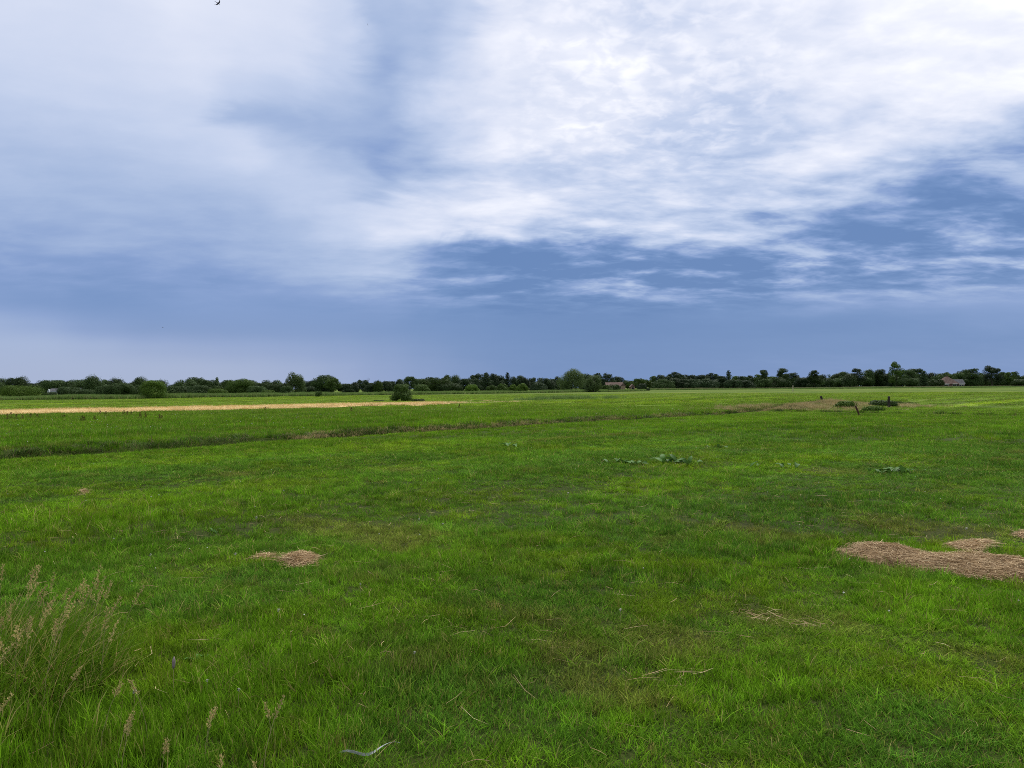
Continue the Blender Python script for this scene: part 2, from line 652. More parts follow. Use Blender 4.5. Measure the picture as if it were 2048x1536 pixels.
bm_ = N(nt, 'ShaderNodeBump')
bm_.inputs['Strength'].default_value = 0.6
bm_.inputs['Distance'].default_value = 0.05
link(nt, fine, bm_.inputs['Height'])
link(nt, bm_.outputs[0], p.inputs['Normal'])
o_ = N(nt, 'ShaderNodeOutputMaterial')
link(nt, p.outputs[0], o_.inputs[0])

M_TALL = simple_leaf('tall_grass_blades', (0.070, 0.165, 0.008), (0.17, 0.29, 0.014), 0.35, (0.46, 0.36, 0.13), island=False)
M_PLUME = simple_leaf('seed_plume', (0.34, 0.265, 0.10), (0.58, 0.46, 0.20), 0.35)
M_STALK = plain('dry_stalk', (0.30, 0.27, 0.10))
M_HAY = simple_leaf('hay_strands', (0.24, 0.155, 0.078), (0.55, 0.39, 0.205), 0.1, (0.70, 0.54, 0.31), vmin=0.9, vmax=1.1)
M_HAYBASE = plain('hay_mat', (0.17, 0.105, 0.052), (0.40, 0.275, 0.140), 14.0, 0.95, bump=0.5)
M_STRAW = simple_leaf('straw_strands', (0.50, 0.36, 0.14), (0.72, 0.56, 0.27), 0.15, (0.78, 0.64, 0.36), island=False, vmin=0.85, vmax=1.15)
M_STRAWBASE = plain('straw_mat', (0.42, 0.28, 0.11), (0.62, 0.46, 0.20), 3.0, 0.95)
M_DITCH = simple_leaf('ditch_weeds', (0.030, 0.066, 0.010), (0.080, 0.130, 0.018), 0.25, (0.16, 0.12, 0.06), island=False, vmin=0.6, vmax=1.3)
M_DRYG = simple_leaf('dry_grass', (0.26, 0.215, 0.085), (0.54, 0.42, 0.21), 0.25, (0.12, 0.18, 0.03), island=False)
M_REED = simple_leaf('reeds', (0.10, 0.185, 0.040), (0.20, 0.29, 0.075), 0.3, (0.28, 0.29, 0.12), island=False, vmin=0.75, vmax=1.2)
M_REEDPALE = simple_leaf('pale_reeds', (0.15, 0.15, 0.07), (0.28, 0.25, 0.14), 0.25, (0.07, 0.11, 0.035), island=False)
M_DOCK = simple_leaf('dock_leaf', (0.045, 0.120, 0.020), (0.085, 0.175, 0.035), 0.2, (0.13, 0.20, 0.08), rough=0.55, spec=0.06)
M_RUST = simple_leaf('rusty_dock_seed', (0.085, 0.045, 0.022), (0.16, 0.08, 0.04), 0.1)
M_WHITE = simple_leaf('clover_white', (0.42, 0.42, 0.33), (0.62, 0.61, 0.52), 0.2)
M_PLASTIC = plain('white_film', (0.20, 0.21, 0.18), (0.40, 0.41, 0.38), 20, 0.35)
M_WOOD = plain('weathered_wood', (0.022, 0.018, 0.015), (0.06, 0.048, 0.038), 9, 0.9, (4, 4, 0.6), 0.6)
M_REDWOOD = plain('brown_wood', (0.06, 0.030, 0.020), (0.11, 0.055, 0.035), 9, 0.9, (4, 4, 0.6), 0.6)
M_BARK = plain('bark', (0.05, 0.040, 0.030), (0.10, 0.085, 0.065), 5, 0.95, (3, 3, 0.6), 0.6)
M_BIRD = plain('bird_feathers', (0.012, 0.012, 0.016), (0.03, 0.03, 0.035), 12, 0.6)

T_MATS = {
    'dark': simple_leaf('dark_needles', (0.019, 0.036, 0.015), (0.040, 0.064, 0.023), 0.1, vmin=0.75, vmax=1.35),
    'mid': simple_leaf('broad_leaves', (0.036, 0.074, 0.013), (0.072, 0.112, 0.022), 0.15, vmin=0.7, vmax=1.25),
    'deep': simple_leaf('deep_green_leaves', (0.027, 0.054, 0.015), (0.056, 0.088, 0.025), 0.12, vmin=0.7, vmax=1.4),
    'willow': simple_leaf('willow_leaves', (0.060, 0.100, 0.030), (0.120, 0.165, 0.056), 0.2),
    'light': simple_leaf('light_green_leaves', (0.052, 0.112, 0.013), (0.110, 0.170, 0.024), 0.2),
}

# ---------------------------------------------------------------- ground sheet
def axis(spans):
    out = []
    for a, b, s in spans:
        k = max(1, int(round((b - a) / s)))
        out += list(np.linspace(a, b, k, endpoint=False))
    out.append(spans[-1][1])
    return np.array(out)


ua = axis([(-6000, -600, 900), (-600, -80, 40), (-80, -25, 3), (-25, 75, 0.6), (75, 120, 2), (120, 600, 20), (600, 6000, 600)])
na = axis([(-6000, -600, 900), (-600, -80, 40), (-80, -15, 2.5), (-15, 18, 0.6), (18, 27, 0.25), (27, 90, 1.5), (90, 600, 15), (600, 6000, 600)])
U_, N_ = np.meshgrid(ua, na, indexing='ij')
gx, gy = xy(U_, N_)
gz = height(gx, gy)
nu, nn = U_.shape
idx = np.arange(nu * nn).reshape(nu, nn)
gf = np.stack([idx[:-1, :-1], idx[1:, :-1], idx[1:, 1:], idx[:-1, 1:]], -1).reshape(-1, 4)
ground = obj('ground', np_mesh('ground', np.stack([gx, gy, gz], -1).reshape(-1, 3), gf, M_GROUND,
             {'tint': ('FLOAT_COLOR', np.concatenate([field_rgb(gx, gy), np.ones(gx.shape + (1,))], -1).reshape(-1, 4))}, smooth=True))
tag(ground, 'flat green meadow land reaching the far treeline', 'ground', kind='structure')


# ---------------------------------------------------------------- blades, tufts and their scattering
def blades(base, h, w, lean, curve, az, flat_az=None, seg=3, stiff=0.35):
    """curved tapering blades: arrays of base (n,3), height, width, lean, curve and direction"""
    n = len(h)
    dx, dy = np.cos(az), np.sin(az)
    fa = az + np.pi / 2 if flat_az is None else flat_az
    sxv, syv = np.cos(fa), np.sin(fa)
    V = []
    wf = [1.0, 0.9, 0.6, 0.0] if seg == 3 else [1.0, 0.75, 0.0]
    for i in range(seg + 1):
        t = i / seg
        out = h * (lean * t + curve * t * t)
        up = h * (t - stiff * curve * t * t - 0.25 * lean * t)
        c = np.stack([base[:, 0] + dx * out, base[:, 1] + dy * out, base[:, 2] + up], -1)
        if i < seg:
            o = np.stack([sxv * w * wf[i] * 0.5, syv * w * wf[i] * 0.5, np.zeros(n)], -1)
            V += [c - o, c + o]
        else:
            V.append(c)
    k = len(V)
    V = np.stack(V, 1).reshape(-1, 3)
    tri = []
    for i in range(seg - 1):
        a = 2 * i
        tri += [(a, a + 1, a + 3), (a, a + 3, a + 2)]
    a = 2 * (seg - 1)
    tri.append((a, a + 1, a + 2))
    T = np.array(tri)[None] + (np.arange(n) * k)[:, None, None]
    return V, T.reshape(-1, 3), k


PROTO = {}


def tuft(name, mat, n, rad, h0, h1, w0, w1, lean=0.35, curve=0.45, seg=3, seed=0, lay=0.0):
    r = np.random.default_rng(seed + 100)
    rr = rad * np.sqrt(r.random(n))
    a = r.random(n) * 2 * np.pi
    base = np.stack([rr * np.cos(a), rr * np.sin(a), np.full(n, -0.01)], -1)
    h = h0 + (h1 - h0) * r.random(n) ** 1.3
    w = w0 + (w1 - w0) * r.random(n)
    le = lean * r.random(n) + lay * r.random(n)
    cu = curve * r.random(n) * 1.3
    az_ = r.random(n) * 2 * np.pi
    V, T, k = blades(base, h, w, le, cu, az_, r.random(n) * 2 * np.pi, seg)
    bv = np.repeat(r.random(n), k)
    me = np_mesh(name, V, T, mat, {'bv': ('FLOAT', bv.astype(np.float32))})
    return bpy.data.objects.new(name, me)


def scatter(name, protos, P, rot, scale, which, label, cat, kind='stuff', tint=None):
    """one object whose geometry nodes stand the tufts on given points"""
    coll = bpy.data.collections.new(name + '_tufts')
    for k, o in enumerate(protos):
        o.name = 'tuft_%s_%02d' % (name, k)
        coll.objects.link(o)
    me = bpy.data.meshes.new(name)
    me.vertices.add(len(P))
    me.vertices.foreach_set('co', np.asarray(P, np.float32).ravel())
    for an, ty, arr, key in (('rot', 'FLOAT_VECTOR', rot, 'vector'), ('scl', 'FLOAT_VECTOR', scale, 'vector'), ('which', 'INT', which, 'value')):
        t = me.attributes.new(an, ty, 'POINT')
        t.data.foreach_set(key, np.asarray(arr, np.int32 if ty == 'INT' else np.float32).ravel())
    if tint is not None:
        t = me.attributes.new('tint', 'FLOAT_COLOR', 'POINT')
        t.data.foreach_set('color', np.concatenate([tint, np.ones((len(P), 1))], -1).astype(np.float32).ravel())
    me.update()
    o = obj(name, me)
    ng = bpy.data.node_groups.new(name, 'GeometryNodeTree')
    ng.interface.new_socket('Geometry', in_out='INPUT', socket_type='NodeSocketGeometry')
    ng.interface.new_socket('Geometry', in_out='OUTPUT', socket_type='NodeSocketGeometry')
    gi = ng.nodes.new('NodeGroupInput')
    go = ng.nodes.new('NodeGroupOutput')
    ci = ng.nodes.new('GeometryNodeCollectionInfo')
    ci.inputs['Collection'].default_value = coll
    ci.inputs['Separate Children'].default_value = True
    ci.inputs['Reset Children'].default_value = True
    ip = ng.nodes.new('GeometryNodeInstanceOnPoints')
    ip.inputs['Pick Instance'].default_value = True

    def na_(nm, ty):
        a = ng.nodes.new('GeometryNodeInputNamedAttribute')
        a.data_type = ty
        a.inputs['Name'].default_value = nm
        return a.outputs['Attribute']
    ng.links.new(gi.outputs[0], ip.inputs['Points'])
    ng.links.new(ci.outputs[0], ip.inputs['Instance'])
    ng.links.new(na_('which', 'INT'), ip.inputs['Instance Index'])
    ng.links.new(na_('rot', 'FLOAT_VECTOR'), ip.inputs['Rotation'])
    ng.links.new(na_('scl', 'FLOAT_VECTOR'), ip.inputs['Scale'])
    ng.links.new(ip.outputs[0], go.inputs[0])
    md = o.modifiers.new('scatter', 'NODES')
    md.node_group = ng
    tag(o, label, cat, kind=kind)
    return o


def sector(r0, r1, density, half=0.70, back=0.0, seed=0):
    """random points in front of the camera between two distances, a little wider than the view"""
    g = np.random.default_rng(seed)
    n = int(density * half * (r1 * r1 - r0 * r0))
    r = np.sqrt(r0 * r0 + (r1 * r1 - r0 * r0) * g.random(n))
    a = (g.random(n) * 2 - 1) * half
    return r * np.sin(a), r * np.cos(a)


# hay lying on the meadow, as outlines on the ground
def ground_poly(pts):
    return np.array([at(px, py) for px, py in pts])


def in_poly(x, y, poly):
    inside = np.zeros(len(x), bool)
    j = len(poly) - 1
    for i in range(len(poly)):
        xi, yi = poly[i]
        xj, yj = poly[j]
        c = ((yi > y) != (yj > y)) & (x < (xj - xi) * (y - yi) / (yj - yi + 1e-12) + xi)
        inside ^= c
        j = i
    return inside


HAY = [
    ('large flat patch of tan hay on the grass at the right edge', [(1660, 1103), (1715, 1090), (1790, 1088), (1840, 1104), (1880, 1112), (1935, 1108), (1990, 1118), (2060, 1128), (2150, 1130), (2180, 1150), (2130, 1170), (2040, 1163), (1960, 1158), (1880, 1148), (1800, 1132), (1720, 1122)], 9000, 0.08),
    ('small tongue of tan hay just behind the large hay patch', [(1880, 1090), (1930, 1082), (1975, 1079), (1992, 1084), (1975, 1098), (1960, 1105), (1925, 1103)], 1900, 0.05),
    ('brownish hay wisp at the right edge beyond the large patch', [(2020, 1070), (2050, 1060), (2080, 1062), (2090, 1072), (2040, 1076)], 600, 0.04),
    ('larger of two small hay heaps left of the middle foreground', [(550, 1124), (580, 1113), (610, 1109), (632, 1113), (640, 1122), (620, 1133), (590, 1135)], 1300, 0.07),
    ('smaller of two small hay heaps left of the middle foreground', [(508, 1117), (522, 1109), (540, 1106), (546, 1113), (530, 1120)], 600, 0.05),
    ('little brown hay lump in the meadow at far left', [(150, 984), (160, 979), (176, 979), (186, 984), (170, 988)], 260, 0.05),
    ('thin scatter of dry hay on the grass right of centre', [(1270, 1352), (1330, 1345), (1400, 1340), (1415, 1352), (1350, 1368), (1300, 1362)], 20, 0.0),
    ('faint trail of hay wisps below the large hay patch', [(1450, 1210), (1520, 1215), (1600, 1240), (1660, 1258), (1620, 1266), (1540, 1248), (1480, 1232)], 60, 0.0),
]
HAYP = [(lab, ground_poly(p), n, hh) for lab, p, n, hh in HAY]
TUSS = np.array([-3.12, 4.15])      # tall tussock at the lower left

xa_, ya_ = sector(1.9, 6.0, 400, 0.80, seed=1)
xb_, yb_ = sector(6.0, 9.0, 270, 0.80, seed=11)
x1, y1 = np.concatenate([xa_, xb_]), np.concatenate([ya_, yb_])
x2, y2 = sector(9.0, 24.0, 85, 0.74, seed=2)
xs, ys = np.concatenate([x1, x2]), np.concatenate([y1, y2])
u_, n_ = uv(xs, ys)
keep = np.abs(n_ - ditch_line(u_)) > 1.0
for lab, poly, nst, hh in HAYP:
    if hh > 0:
        ins = in_poly(xs, ys, poly)
        Q_ = np.stack([xs, ys], -1)
        dm = np.full(len(xs), 9.0)
        for a_, b_ in zip(poly, np.roll(poly, -1, 0)):
            t_ = np.clip(((Q_ - a_) @ (b_ - a_)) / ((b_ - a_) @ (b_ - a_)), 0, 1)
            dm = np.minimum(dm, np.hypot(*(Q_ - (a_ + t_[:, None] * (b_ - a_))).T))
        ins &= dm > (0.14 if nst > 5000 else 0.06) * vnoise(xs * 6, ys * 6, 77)
        keep &= ~(ins & (rng.random(len(xs)) > 0.13))
xs, ys, u_, n_ = xs[keep], ys[keep], u_[keep], n_[keep]
rr_ = np.hypot(xs, ys)
lush = vnoise(xs * 0.9, ys * 0.9, 5) * 0.6 + vnoise(xs * 2.6, ys * 2.6, 6) * 0.4
bandn = vnoise(u_ * 0.12, n_ * 0.7, 9)
hs_ = 0.55 + 0.60 * sst(lush, 0.25, 0.8) + 0.35 * (bandn - 0.5)
for k, X, Y, a, b in PATCHES:
    U, V = uv(X, Y)
    q = np.exp(-((u_ - U) / a) ** 2 - ((n_ - V) / b) ** 2)
    hs_ *= 1 + (0.25 * q if k == 'lush' else (-0.32 * q if k == 'dry' else 0.05 * q))
# longer towards the lower left corner, where the mower did not reach
corner = np.clip(1.2 - np.hypot((xs + 2.7) / 1.9, (ys - 2.9) / 1.3), 0, 1)
hs_ *= 1 + 1.25 * corner
hs_ *= 1 + 0.25 * np.clip((4.5 - rr_) / 2, 0, 1)
widen = np.clip(rr_ / 9.0, 0.9, 2.1)
scl = np.stack([widen, widen, hs_ * np.clip(rr_ / 14, 1, 1.3)], -1)
wind = vnoise(xs * 0.6, ys * 0.6, 33) * 9.0
rot = np.stack([(rng.random(len(xs)) - 0.5) * 0.35, (rng.random(len(xs)) - 0.5) * 0.35, wind + rng.normal(0, 0.9, len(xs))], -1)
which = rng.integers(0, 6, len(xs))
which = np.where(rng.random(len(xs)) < 0.05, 6, which)
which = np.where((lush > 0.60) & (rng.random(len(xs)) < 0.04) & (rr_ < 16), 7, which)
which = np.where((rng.random(len(xs)) < 0.012) & (rr_ < 9), 8, which)
protos = [tuft('t', M_GRASS, 34, 0.085, 0.04, 0.095, 0.0036, 0.0066, 0.36, 0.55, seed=i) for i in range(4)]
protos += [tuft('t', M_GRASS, 32, 0.090, 0.03, 0.08, 0.0034, 0.0060, 0.7, 0.5, seed=10 + i, lay=0.5) for i in range(2)]
protos += [tuft('t', M_GRASS, 26, 0.05, 0.06, 0.14, 0.0045, 0.0080, 0.5, 0.8, seed=20)]
protos += [tuft('t', M_GRASS, 30, 0.06, 0.08, 0.17, 0.0045, 0.0085, 0.35, 0.9, seed=21)]
protos += [tuft('t', M_GRASS, 9, 0.03, 0.10, 0.22, 0.005, 0.009, 0.35, 0.7, seed=22)]
tint = field_rgb(xs, ys) * ((0.62 + 0.70 * rng.random(len(xs))) * (0.74 + 0.56 * fbm(xs * 3.6, ys * 3.6, 121)))[:, None]
dead = rng.random(len(xs)) < 0.045
tint = np.where(dead[:, None], tint * 0.35 + 0.65 * C_DRY, tint)
tint = np.where(((which == 7) | (which == 8))[:, None], tint * 0.5 + 0.6 * C_LUSH, tint)
grass = scatter('meadow_grass', protos, np.stack([xs, ys, height(xs, ys)], -1), rot, scl, which,
                'short green mown grass covering the near meadow', 'grass', tint=tint)

x3, y3 = sector(24, 62, 14, 0.72, seed=3)
x4, y4 = sector(62, 190, 1.2, 0.70, seed=4)
xs, ys = np.concatenate([x3, x4]), np.concatenate([y3, y4])
u_, n_ = uv(xs, ys)
straw_near = lambda u: 56.0 + 1.2 * np.sin(u * 0.09) + 0.5 * np.sin(u * 0.5)
keep = (np.abs(n_ - ditch_line(u_)) > 1.0) & ~((n_ > straw_near(u_)) & (n_ < 71 - np.clip((u_ - 30) / 24, 0, 1) ** 1.3 * 12.8) & (u_ < 54))
xs, ys, u_, n_ = xs[keep], ys[keep], u_[keep], n_[keep]
rr_ = np.hypot(xs, ys)
sw = np.where(rr_ < 62, np.clip(rr_ / 40, 0.7, 1.4), np.clip(rr_ / 60, 1.0, 2.4) * 1.7)
parcel = (n_ > DITCH_N) & (n_ < 56)
hh = (0.55 + 0.8 * vnoise(xs * 0.2, ys * 0.2, 8)) * np.where(parcel, 1.7, 0.9) * np.where(rr_ > 62, 0.9, 1.0)
scl = np.stack([sw, sw, hh], -1)
rot = np.stack([np.zeros(len(xs)), np.zeros(len(xs)), rng.random(len(xs)) * 6.283], -1)
protos = [tuft('t', M_GRASS, 40, 0.32, 0.06, 0.16, 0.010, 0.020, 0.5, 0.6, seg=2, seed=30 + i) for i in range(4)]
scatter('far_meadow_grass', protos, np.stack([xs, ys, height(xs, ys)], -1), rot, scl, rng.integers(0, 4, len(xs)),
        'longer green grass of the fields beyond the ditch', 'grass', tint=field_rgb(xs, ys) * ((0.62 + 0.62 * rng.random(len(xs))) * (0.75 + 0.55 * fbm(xs * 0.5, ys * 0.5, 131)))[:, None])

# ---------------------------------------------------------------- ditch weeds, dry bank, rushes
g = np.random.default_rng(50)
k = 5200
u0 = g.random(k) * 85 - 12
off = g.normal(0.5, 0.55, k) * np.clip(1.25 - u0 / 70, 0.6, 1.1)
off = np.where(u0 > CROSS_U + 2, g.normal(-1.0, 1.2, k), off)
far_lip = (u0 > 16) & (u0 < CROSS_U + 2) & (g.random(k) < 0.42)
off = np.where(far_lip, g.normal(1.25, 0.35, k), off)
n0 = ditch_line(u0) + off
x, y = xy(u0, n0)
hh = (0.55 + 0.9 * vnoise(u0 * 0.5, n0 * 0.5, 12)) * np.where(far_lip, 0.42, np.where(np.abs(off) < 1.2, 1.0, 0.6))
sw = 0.8 + 0.5 * g.random(k)
# the cross ditch
k2 = 1500
nq = DITCH_N - 60 * g.random(k2)
uq = CROSS_U + 0.2 * np.sin(nq * 0.3) + g.normal(0.3, 0.5, k2)
xq, yq = xy(uq, nq)
x, y = np.concatenate([x, xq]), np.concatenate([y, yq])
hh = np.concatenate([hh, 0.5 + 0.6 * vnoise(nq * 0.35, uq * 0.3, 13)])
sw = np.concatenate([sw, 0.8 + 0.5 * g.random(k2)])
kk = len(x)
protos = [tuft('t', M_DITCH, 46, 0.22, 0.12, 0.40, 0.010, 0.022, 0.6, 0.7, seg=2, seed=60 + i) for i in range(4)]
scatter('ditch_vegetation', protos, np.stack([x, y, height(x, y)], -1), np.stack([np.zeros(kk), np.zeros(kk), g.random(kk) * 6.28], -1),
        np.stack([sw, sw, hh], -1), g.integers(0, 4, kk), 'dark weeds and rank grass lining the ditch across the meadow', 'weeds')

k = 3200
u0 = CROSS_U + 1.5 + 18 * g.random(k)
n0 = DITCH_N - 1.2 + g.normal(0, 2.0, k) - np.clip((u0 - 60) * 0.12, 0, 2)
x, y = xy(u0, n0)
hh = (0.35 + 1.3 * vnoise(u0 * 0.7, n0 * 0.8, 14)) * np.where(u0 < 57, 1.5, 1.0)
sw = 0.8 + 0.6 * g.random(k)
protos = [tuft('t', M_DRYG, 40, 0.24, 0.09, 0.25, 0.010, 0.02, 0.5, 0.8, seg=2, seed=70 + i) for i in range(3)]
scatter('dry_grass', protos, np.stack([x, y, height(x, y)], -1), np.stack([np.zeros(k), np.zeros(k), g.random(k) * 6.28], -1),
        np.stack([sw, sw, hh], -1), g.integers(0, 3, k), 'tan dry grass on the low bank around the old fence posts', 'dry grass')

# thin brown fringe along the far edge of the ditch
k = 1000
u0 = 15 + 32 * g.random(k)
n0 = ditch_line(u0) + 1.2 + np.abs(g.normal(0, 0.25, k))
keep = vnoise(u0 * 0.3, n0 * 0.3, 44) + 0.35 * g.random(k) > 0.62
u0, n0 = u0[keep], n0[keep]
k = len(u0)
x, y = xy(u0, n0)
protos = [tuft('t', M_DRYG, 26, 0.22, 0.08, 0.22, 0.008, 0.016, 0.5, 0.6, seg=2, seed=76 + i) for i in range(2)]
scatter('ditch_edge_grass', protos, np.stack([x, y, height(x, y)], -1), np.stack([np.zeros(k), np.zeros(k), g.random(k) * 6.28], -1),
        np.stack([np.ones(k), np.ones(k), 0.6 + 0.6 * g.random(k)], -1), g.integers(0, 2, k), 'thin brownish grass fringe on the far lip of the ditch', 'dry grass')

# rushes standing in the far field
k = 240
c0 = at(1050, 800)
c1 = at(1225, 797)
t = g.random(k)
t = np.where(g.random(k) < 0.5, 0.25 + 0.35 * t, t)
x = c0[0] + (c1[0] - c0[0]) * t + g.normal(0, 0.8, k)
y = c0[1] + (c1[1] - c0[1]) * t + g.normal(0, 1.6, k)
protos = [tuft('t', M_REED, 40, 0.4, 0.35, 0.8, 0.02, 0.035, 0.35, 0.4, seg=2, seed=80 + i) for i in range(2)]
hh = 0.5 + 0.6 * g.random(k)
scatter('rushes', protos, np.stack([x, y, height(x, y)], -1), np.stack([np.zeros(k), np.zeros(k), g.random(k) * 6.28], -1),
        np.stack([np.ones(k), np.ones(k), hh], -1), g.integers(0, 2, k), 'low dark green rushes standing in the middle of the far field', 'rushes')

# ---------------------------------------------------------------- straw swath
us = np.linspace(-60, 52, 150)
near_e = straw_near(us)
far_e = 70.0 + 0.8 * np.sin(us * 0.13 + 1) - np.clip((us - 30) / 24, 0, 1) ** 1.3 * 12.8
far_e = np.maximum(far_e, near_e + 0.6)
rows = 14
V, Fq = [], []
for j in range(rows):
    f = j / (rows - 1)
    nj = near_e + (far_e - near_e) * f
    x, y = xy(us, nj)
    z = height(x, y) + 0.02 + 0.16 * (math.sin(math.pi * f) ** 0.5) * (0.6 + 0.8 * vnoise(us * 0.6, nj * 0.9, 20))
    V.append(np.stack([x, y, z], -1))
V = np.stack(V, 0)
idx = np.arange(rows * len(us)).reshape(rows, len(us))
Fq = np.stack([idx[:-1, :-1], idx[:-1, 1:], idx[1:, 1:], idx[1:, :-1]], -1).reshape(-1, 4)
k = 5200
u0 = -60 + 114 * g.random(k)
f = g.random(k)
n0 = straw_near(u0) + (np.interp(u0, us, far_e) - straw_near(u0)) * f
x, y = xy(u0, n0)
z = height(x, y) + 0.10
protos = [tuft('t', M_STRAW, 40, 0.4, 0.15, 0.42, 0.012, 0.022, 1.2, 1.0, seg=2, seed=90 + i, lay=0.8) for i in range(3)]
so = scatter('straw_swath', protos, np.stack([x, y, z], -1), np.stack([np.zeros(k), np.zeros(k), g.random(k) * 6.28], -1),
             np.stack([np.ones(k), np.ones(k), 0.5 + 0.6 * g.random(k)], -1), g.integers(0, 3, k),
             'long pale golden strip of cut straw lying across the left field', 'straw')
sm = obj('straw_bed', np_mesh('straw_bed', V.reshape(-1, 3), Fq, M_STRAWBASE, smooth=True), so)
sm['kind'] = 'stuff'
# thin leftover lines of straw past its end
k = 80
u0 = 51 + 16 * g.random(k)
n0 = 58.0 + (u0 - 60) * 0.05 + g.normal(0, 0.5, k) + np.where(g.random(k) < 0.3, 5.5, 0)
x, y = xy(u0, n0)
protos = [tuft('t', M_STRAW, 24, 0.4, 0.10, 0.22, 0.012, 0.022, 1.2, 1.0, seg=2, seed=95, lay=0.8)]
scatter('straw_remnants', protos, np.stack([x, y, height(x, y) + 0.05], -1), np.stack([np.zeros(k), np.zeros(k), g.random(k) * 6.28], -1),
        np.ones((k, 3)), np.zeros(k), 'thin broken line of straw beyond the end of the golden strip', 'straw')

# ---------------------------------------------------------------- reeds along the far edge of the fields
RE = [at(-160, 803), at(0, 801), at(200, 799), at(400, 795.5), at(600, 792.5), at(800, 790), at(1000, 787), at(1200, 784), at(1290, 782.5)]
RE2 = [at(1290, 780.5), at(1400, 779.6), at(1600, 778), at(1800, 776.6), at(2048, 774.6), at(2200, 773.6)]


def along(pts, k, gseed):
    gg = np.random.default_rng(gseed)
    pts = np.array(pts)
    seg = np.hypot(*np.diff(pts, axis=0).T)
    cum = np.concatenate([[0], np.cumsum(seg)])
    s = gg.random(k) * cum[-1]
    return np.interp(s, cum, pts[:, 0]), np.interp(s, cum, pts[:, 1]), gg


x, y, gg = along(RE, 4200, 5)
dep = gg.random(len(x))
rr = np.hypot(x, y)
x, y = x * (1 + dep * 5.0 / rr), y * (1 + dep * 5.0 / rr)
hh = 0.62 + 0.55 * vnoise(x * 0.10, y * 0.10, 21) + 0.2 * dep
protos = [tuft('t', M_REED, 44, 0.55, 0.5, 1.1, 0.05, 0.09, 0.22, 0.3, seg=2, seed=110 + i) for i in range(3)]
scatter('reed_bed', protos, np.stack([x, y, np.zeros(len(x))], -1), np.stack([np.zeros(len(x)), np.zeros(len(x)), gg.random(len(x)) * 6.28], -1),
        np.stack([np.ones(len(x)), np.ones(len(x)), hh], -1), gg.integers(0, 3, len(x)), 'long band of green reeds along the field edge before the left trees', 'reeds')
x, y, gg = along(RE2, 2600, 6)
dep = gg.random(len(x))
rr = np.hypot(x, y)
x, y = x * (1 + dep * 14 / rr), y * (1 + dep * 14 / rr)
hh = 0.55 + 0.5 * vnoise(x * 0.05, y * 0.05, 22) + 0.35 * dep
protos = [tuft('t', M_REEDPALE if i else M_REED, 44, 1.1, 0.5, 1.2, 0.12, 0.2, 0.2, 0.25, seg=2, seed=115 + i) for i in range(3)]
scatter('reed_fringe', protos, np.stack([x, y, np.zeros(len(x))], -1), np.stack([np.zeros(len(x)), np.zeros(len(x)), gg.random(len(x)) * 6.28], -1),
        np.stack([np.ones(len(x)), np.ones(len(x)), hh], -1), np.where(dep < 0.45, 0, gg.integers(1, 3, len(x))), 'pale thin fringe of reeds along the far field edge on the right', 'reeds')


# ---------------------------------------------------------------- trees and bushes
def crown_points(kind, H, W, r):
    """blobs (centre, radii) that make up a crown of height H and width W"""
    bl = []
    R = W / 2
    if kind in ('round', 'willow', 'bush'):
        z0 = {'round': 0.14, 'willow': 0.05, 'bush': 0.0}[kind] * H
        k = 26 if kind != 'bush' else 30
        for i in range(k):
            t = r.random()
            zz = z0 + (H - z0) * (0.12 + 0.80 * t)
            f = (zz - z0) / (H - z0)
            if kind == 'bush':
                env = math.sqrt(max(0.02, 1 - f * f))
            else:
                env = max(0.12, math.sin(math.pi * min(1, 0.16 + 0.80 * f)) ** 0.65)
            a = r.random() * 6.283
            d = R * env * (0.35 + 0.5 * math.sqrt(r.random()))
            s = R * (0.22 + 0.20 * r.random()) * (0.7 + 0.4 * env)
            bl.append(((d * math.cos(a), d * math.sin(a), min(zz, H - s * 0.75)), (s, s, s * (0.8 if kind != 'willow' else 1.25))))
        bl.append(((0, 0, z0 + (H - z0) * 0.45), (R * 0.55, R * 0.55, (H - z0) * 0.38)))
    elif kind == 'conifer':
        z0 = 0.04 * H
        for i in range(30):
            f = (i + r.random() * 0.6) / 30
            env = (1 - f) ** 0.38 * (0.7 + 0.5 * r.random())
            a = i * 2.4 + r.random()
            d = R * env * (0.35 + 0.4 * r.random())
            s = R * (0.16 + 0.30 * env)
            bl.append(((d * math.cos(a), d * math.sin(a), z0 + (H - z0) * f * 0.98), (s, s, s * 0.55)))
        bl.append(((0, 0, H * 0.42), (R * 0.35, R * 0.35, H * 0.38)))
        bl.append(((0, 0, H * 0.90), (R * 0.14, R * 0.14, H * 0.08)))
    elif kind == 'poplar':
        for i in range(24):
            f = (i + r.random()) / 24
            env = math.sin(math.pi * min(1, 0.12 + 0.85 * f)) ** 0.6
            a = r.random() * 6.283
            d = R * env * 0.55 * r.random()
            s = R * (0.35 + 0.2 * r.random()) * max(0.35, env)
            bl.append(((d * math.cos(a), d * math.sin(a), H * (0.06 + 0.86 * f)), (s, s, s * 1.6)))
    elif kind == 'pine':
        # layered clumps on top, darker wood-like filling below
        for i in range(30):
            f = r.random()
            zz = H * (0.36 + 0.57 * f)
            env = 0.55 + 0.45 * math.sin(math.pi * (0.15 + 0.8 * f))
            a = r.random() * 6.283
            d = R * env * (0.3 + 0.6 * r.random()) * 0.8
            s = R * (0.22 + 0.18 * r.random())
            bl.append(((d * math.cos(a), d * math.sin(a), zz), (s, s, s * 0.6)))
        for i in range(20):
            a = r.random() * 6.283
            d = R * 0.95 * math.sqrt(r.random())
            s = R * (0.3 + 0.2 * r.random())
            bl.append(((d * math.cos(a), d * math.sin(a), H * (0.05 + 0.55 * r.random())), (s * 1.2, s * 1.2, s * 0.9)))
        bl.append(((0, 0, H * 0.93), (R * 0.42, R * 0.42, H * 0.06)))
    return bl


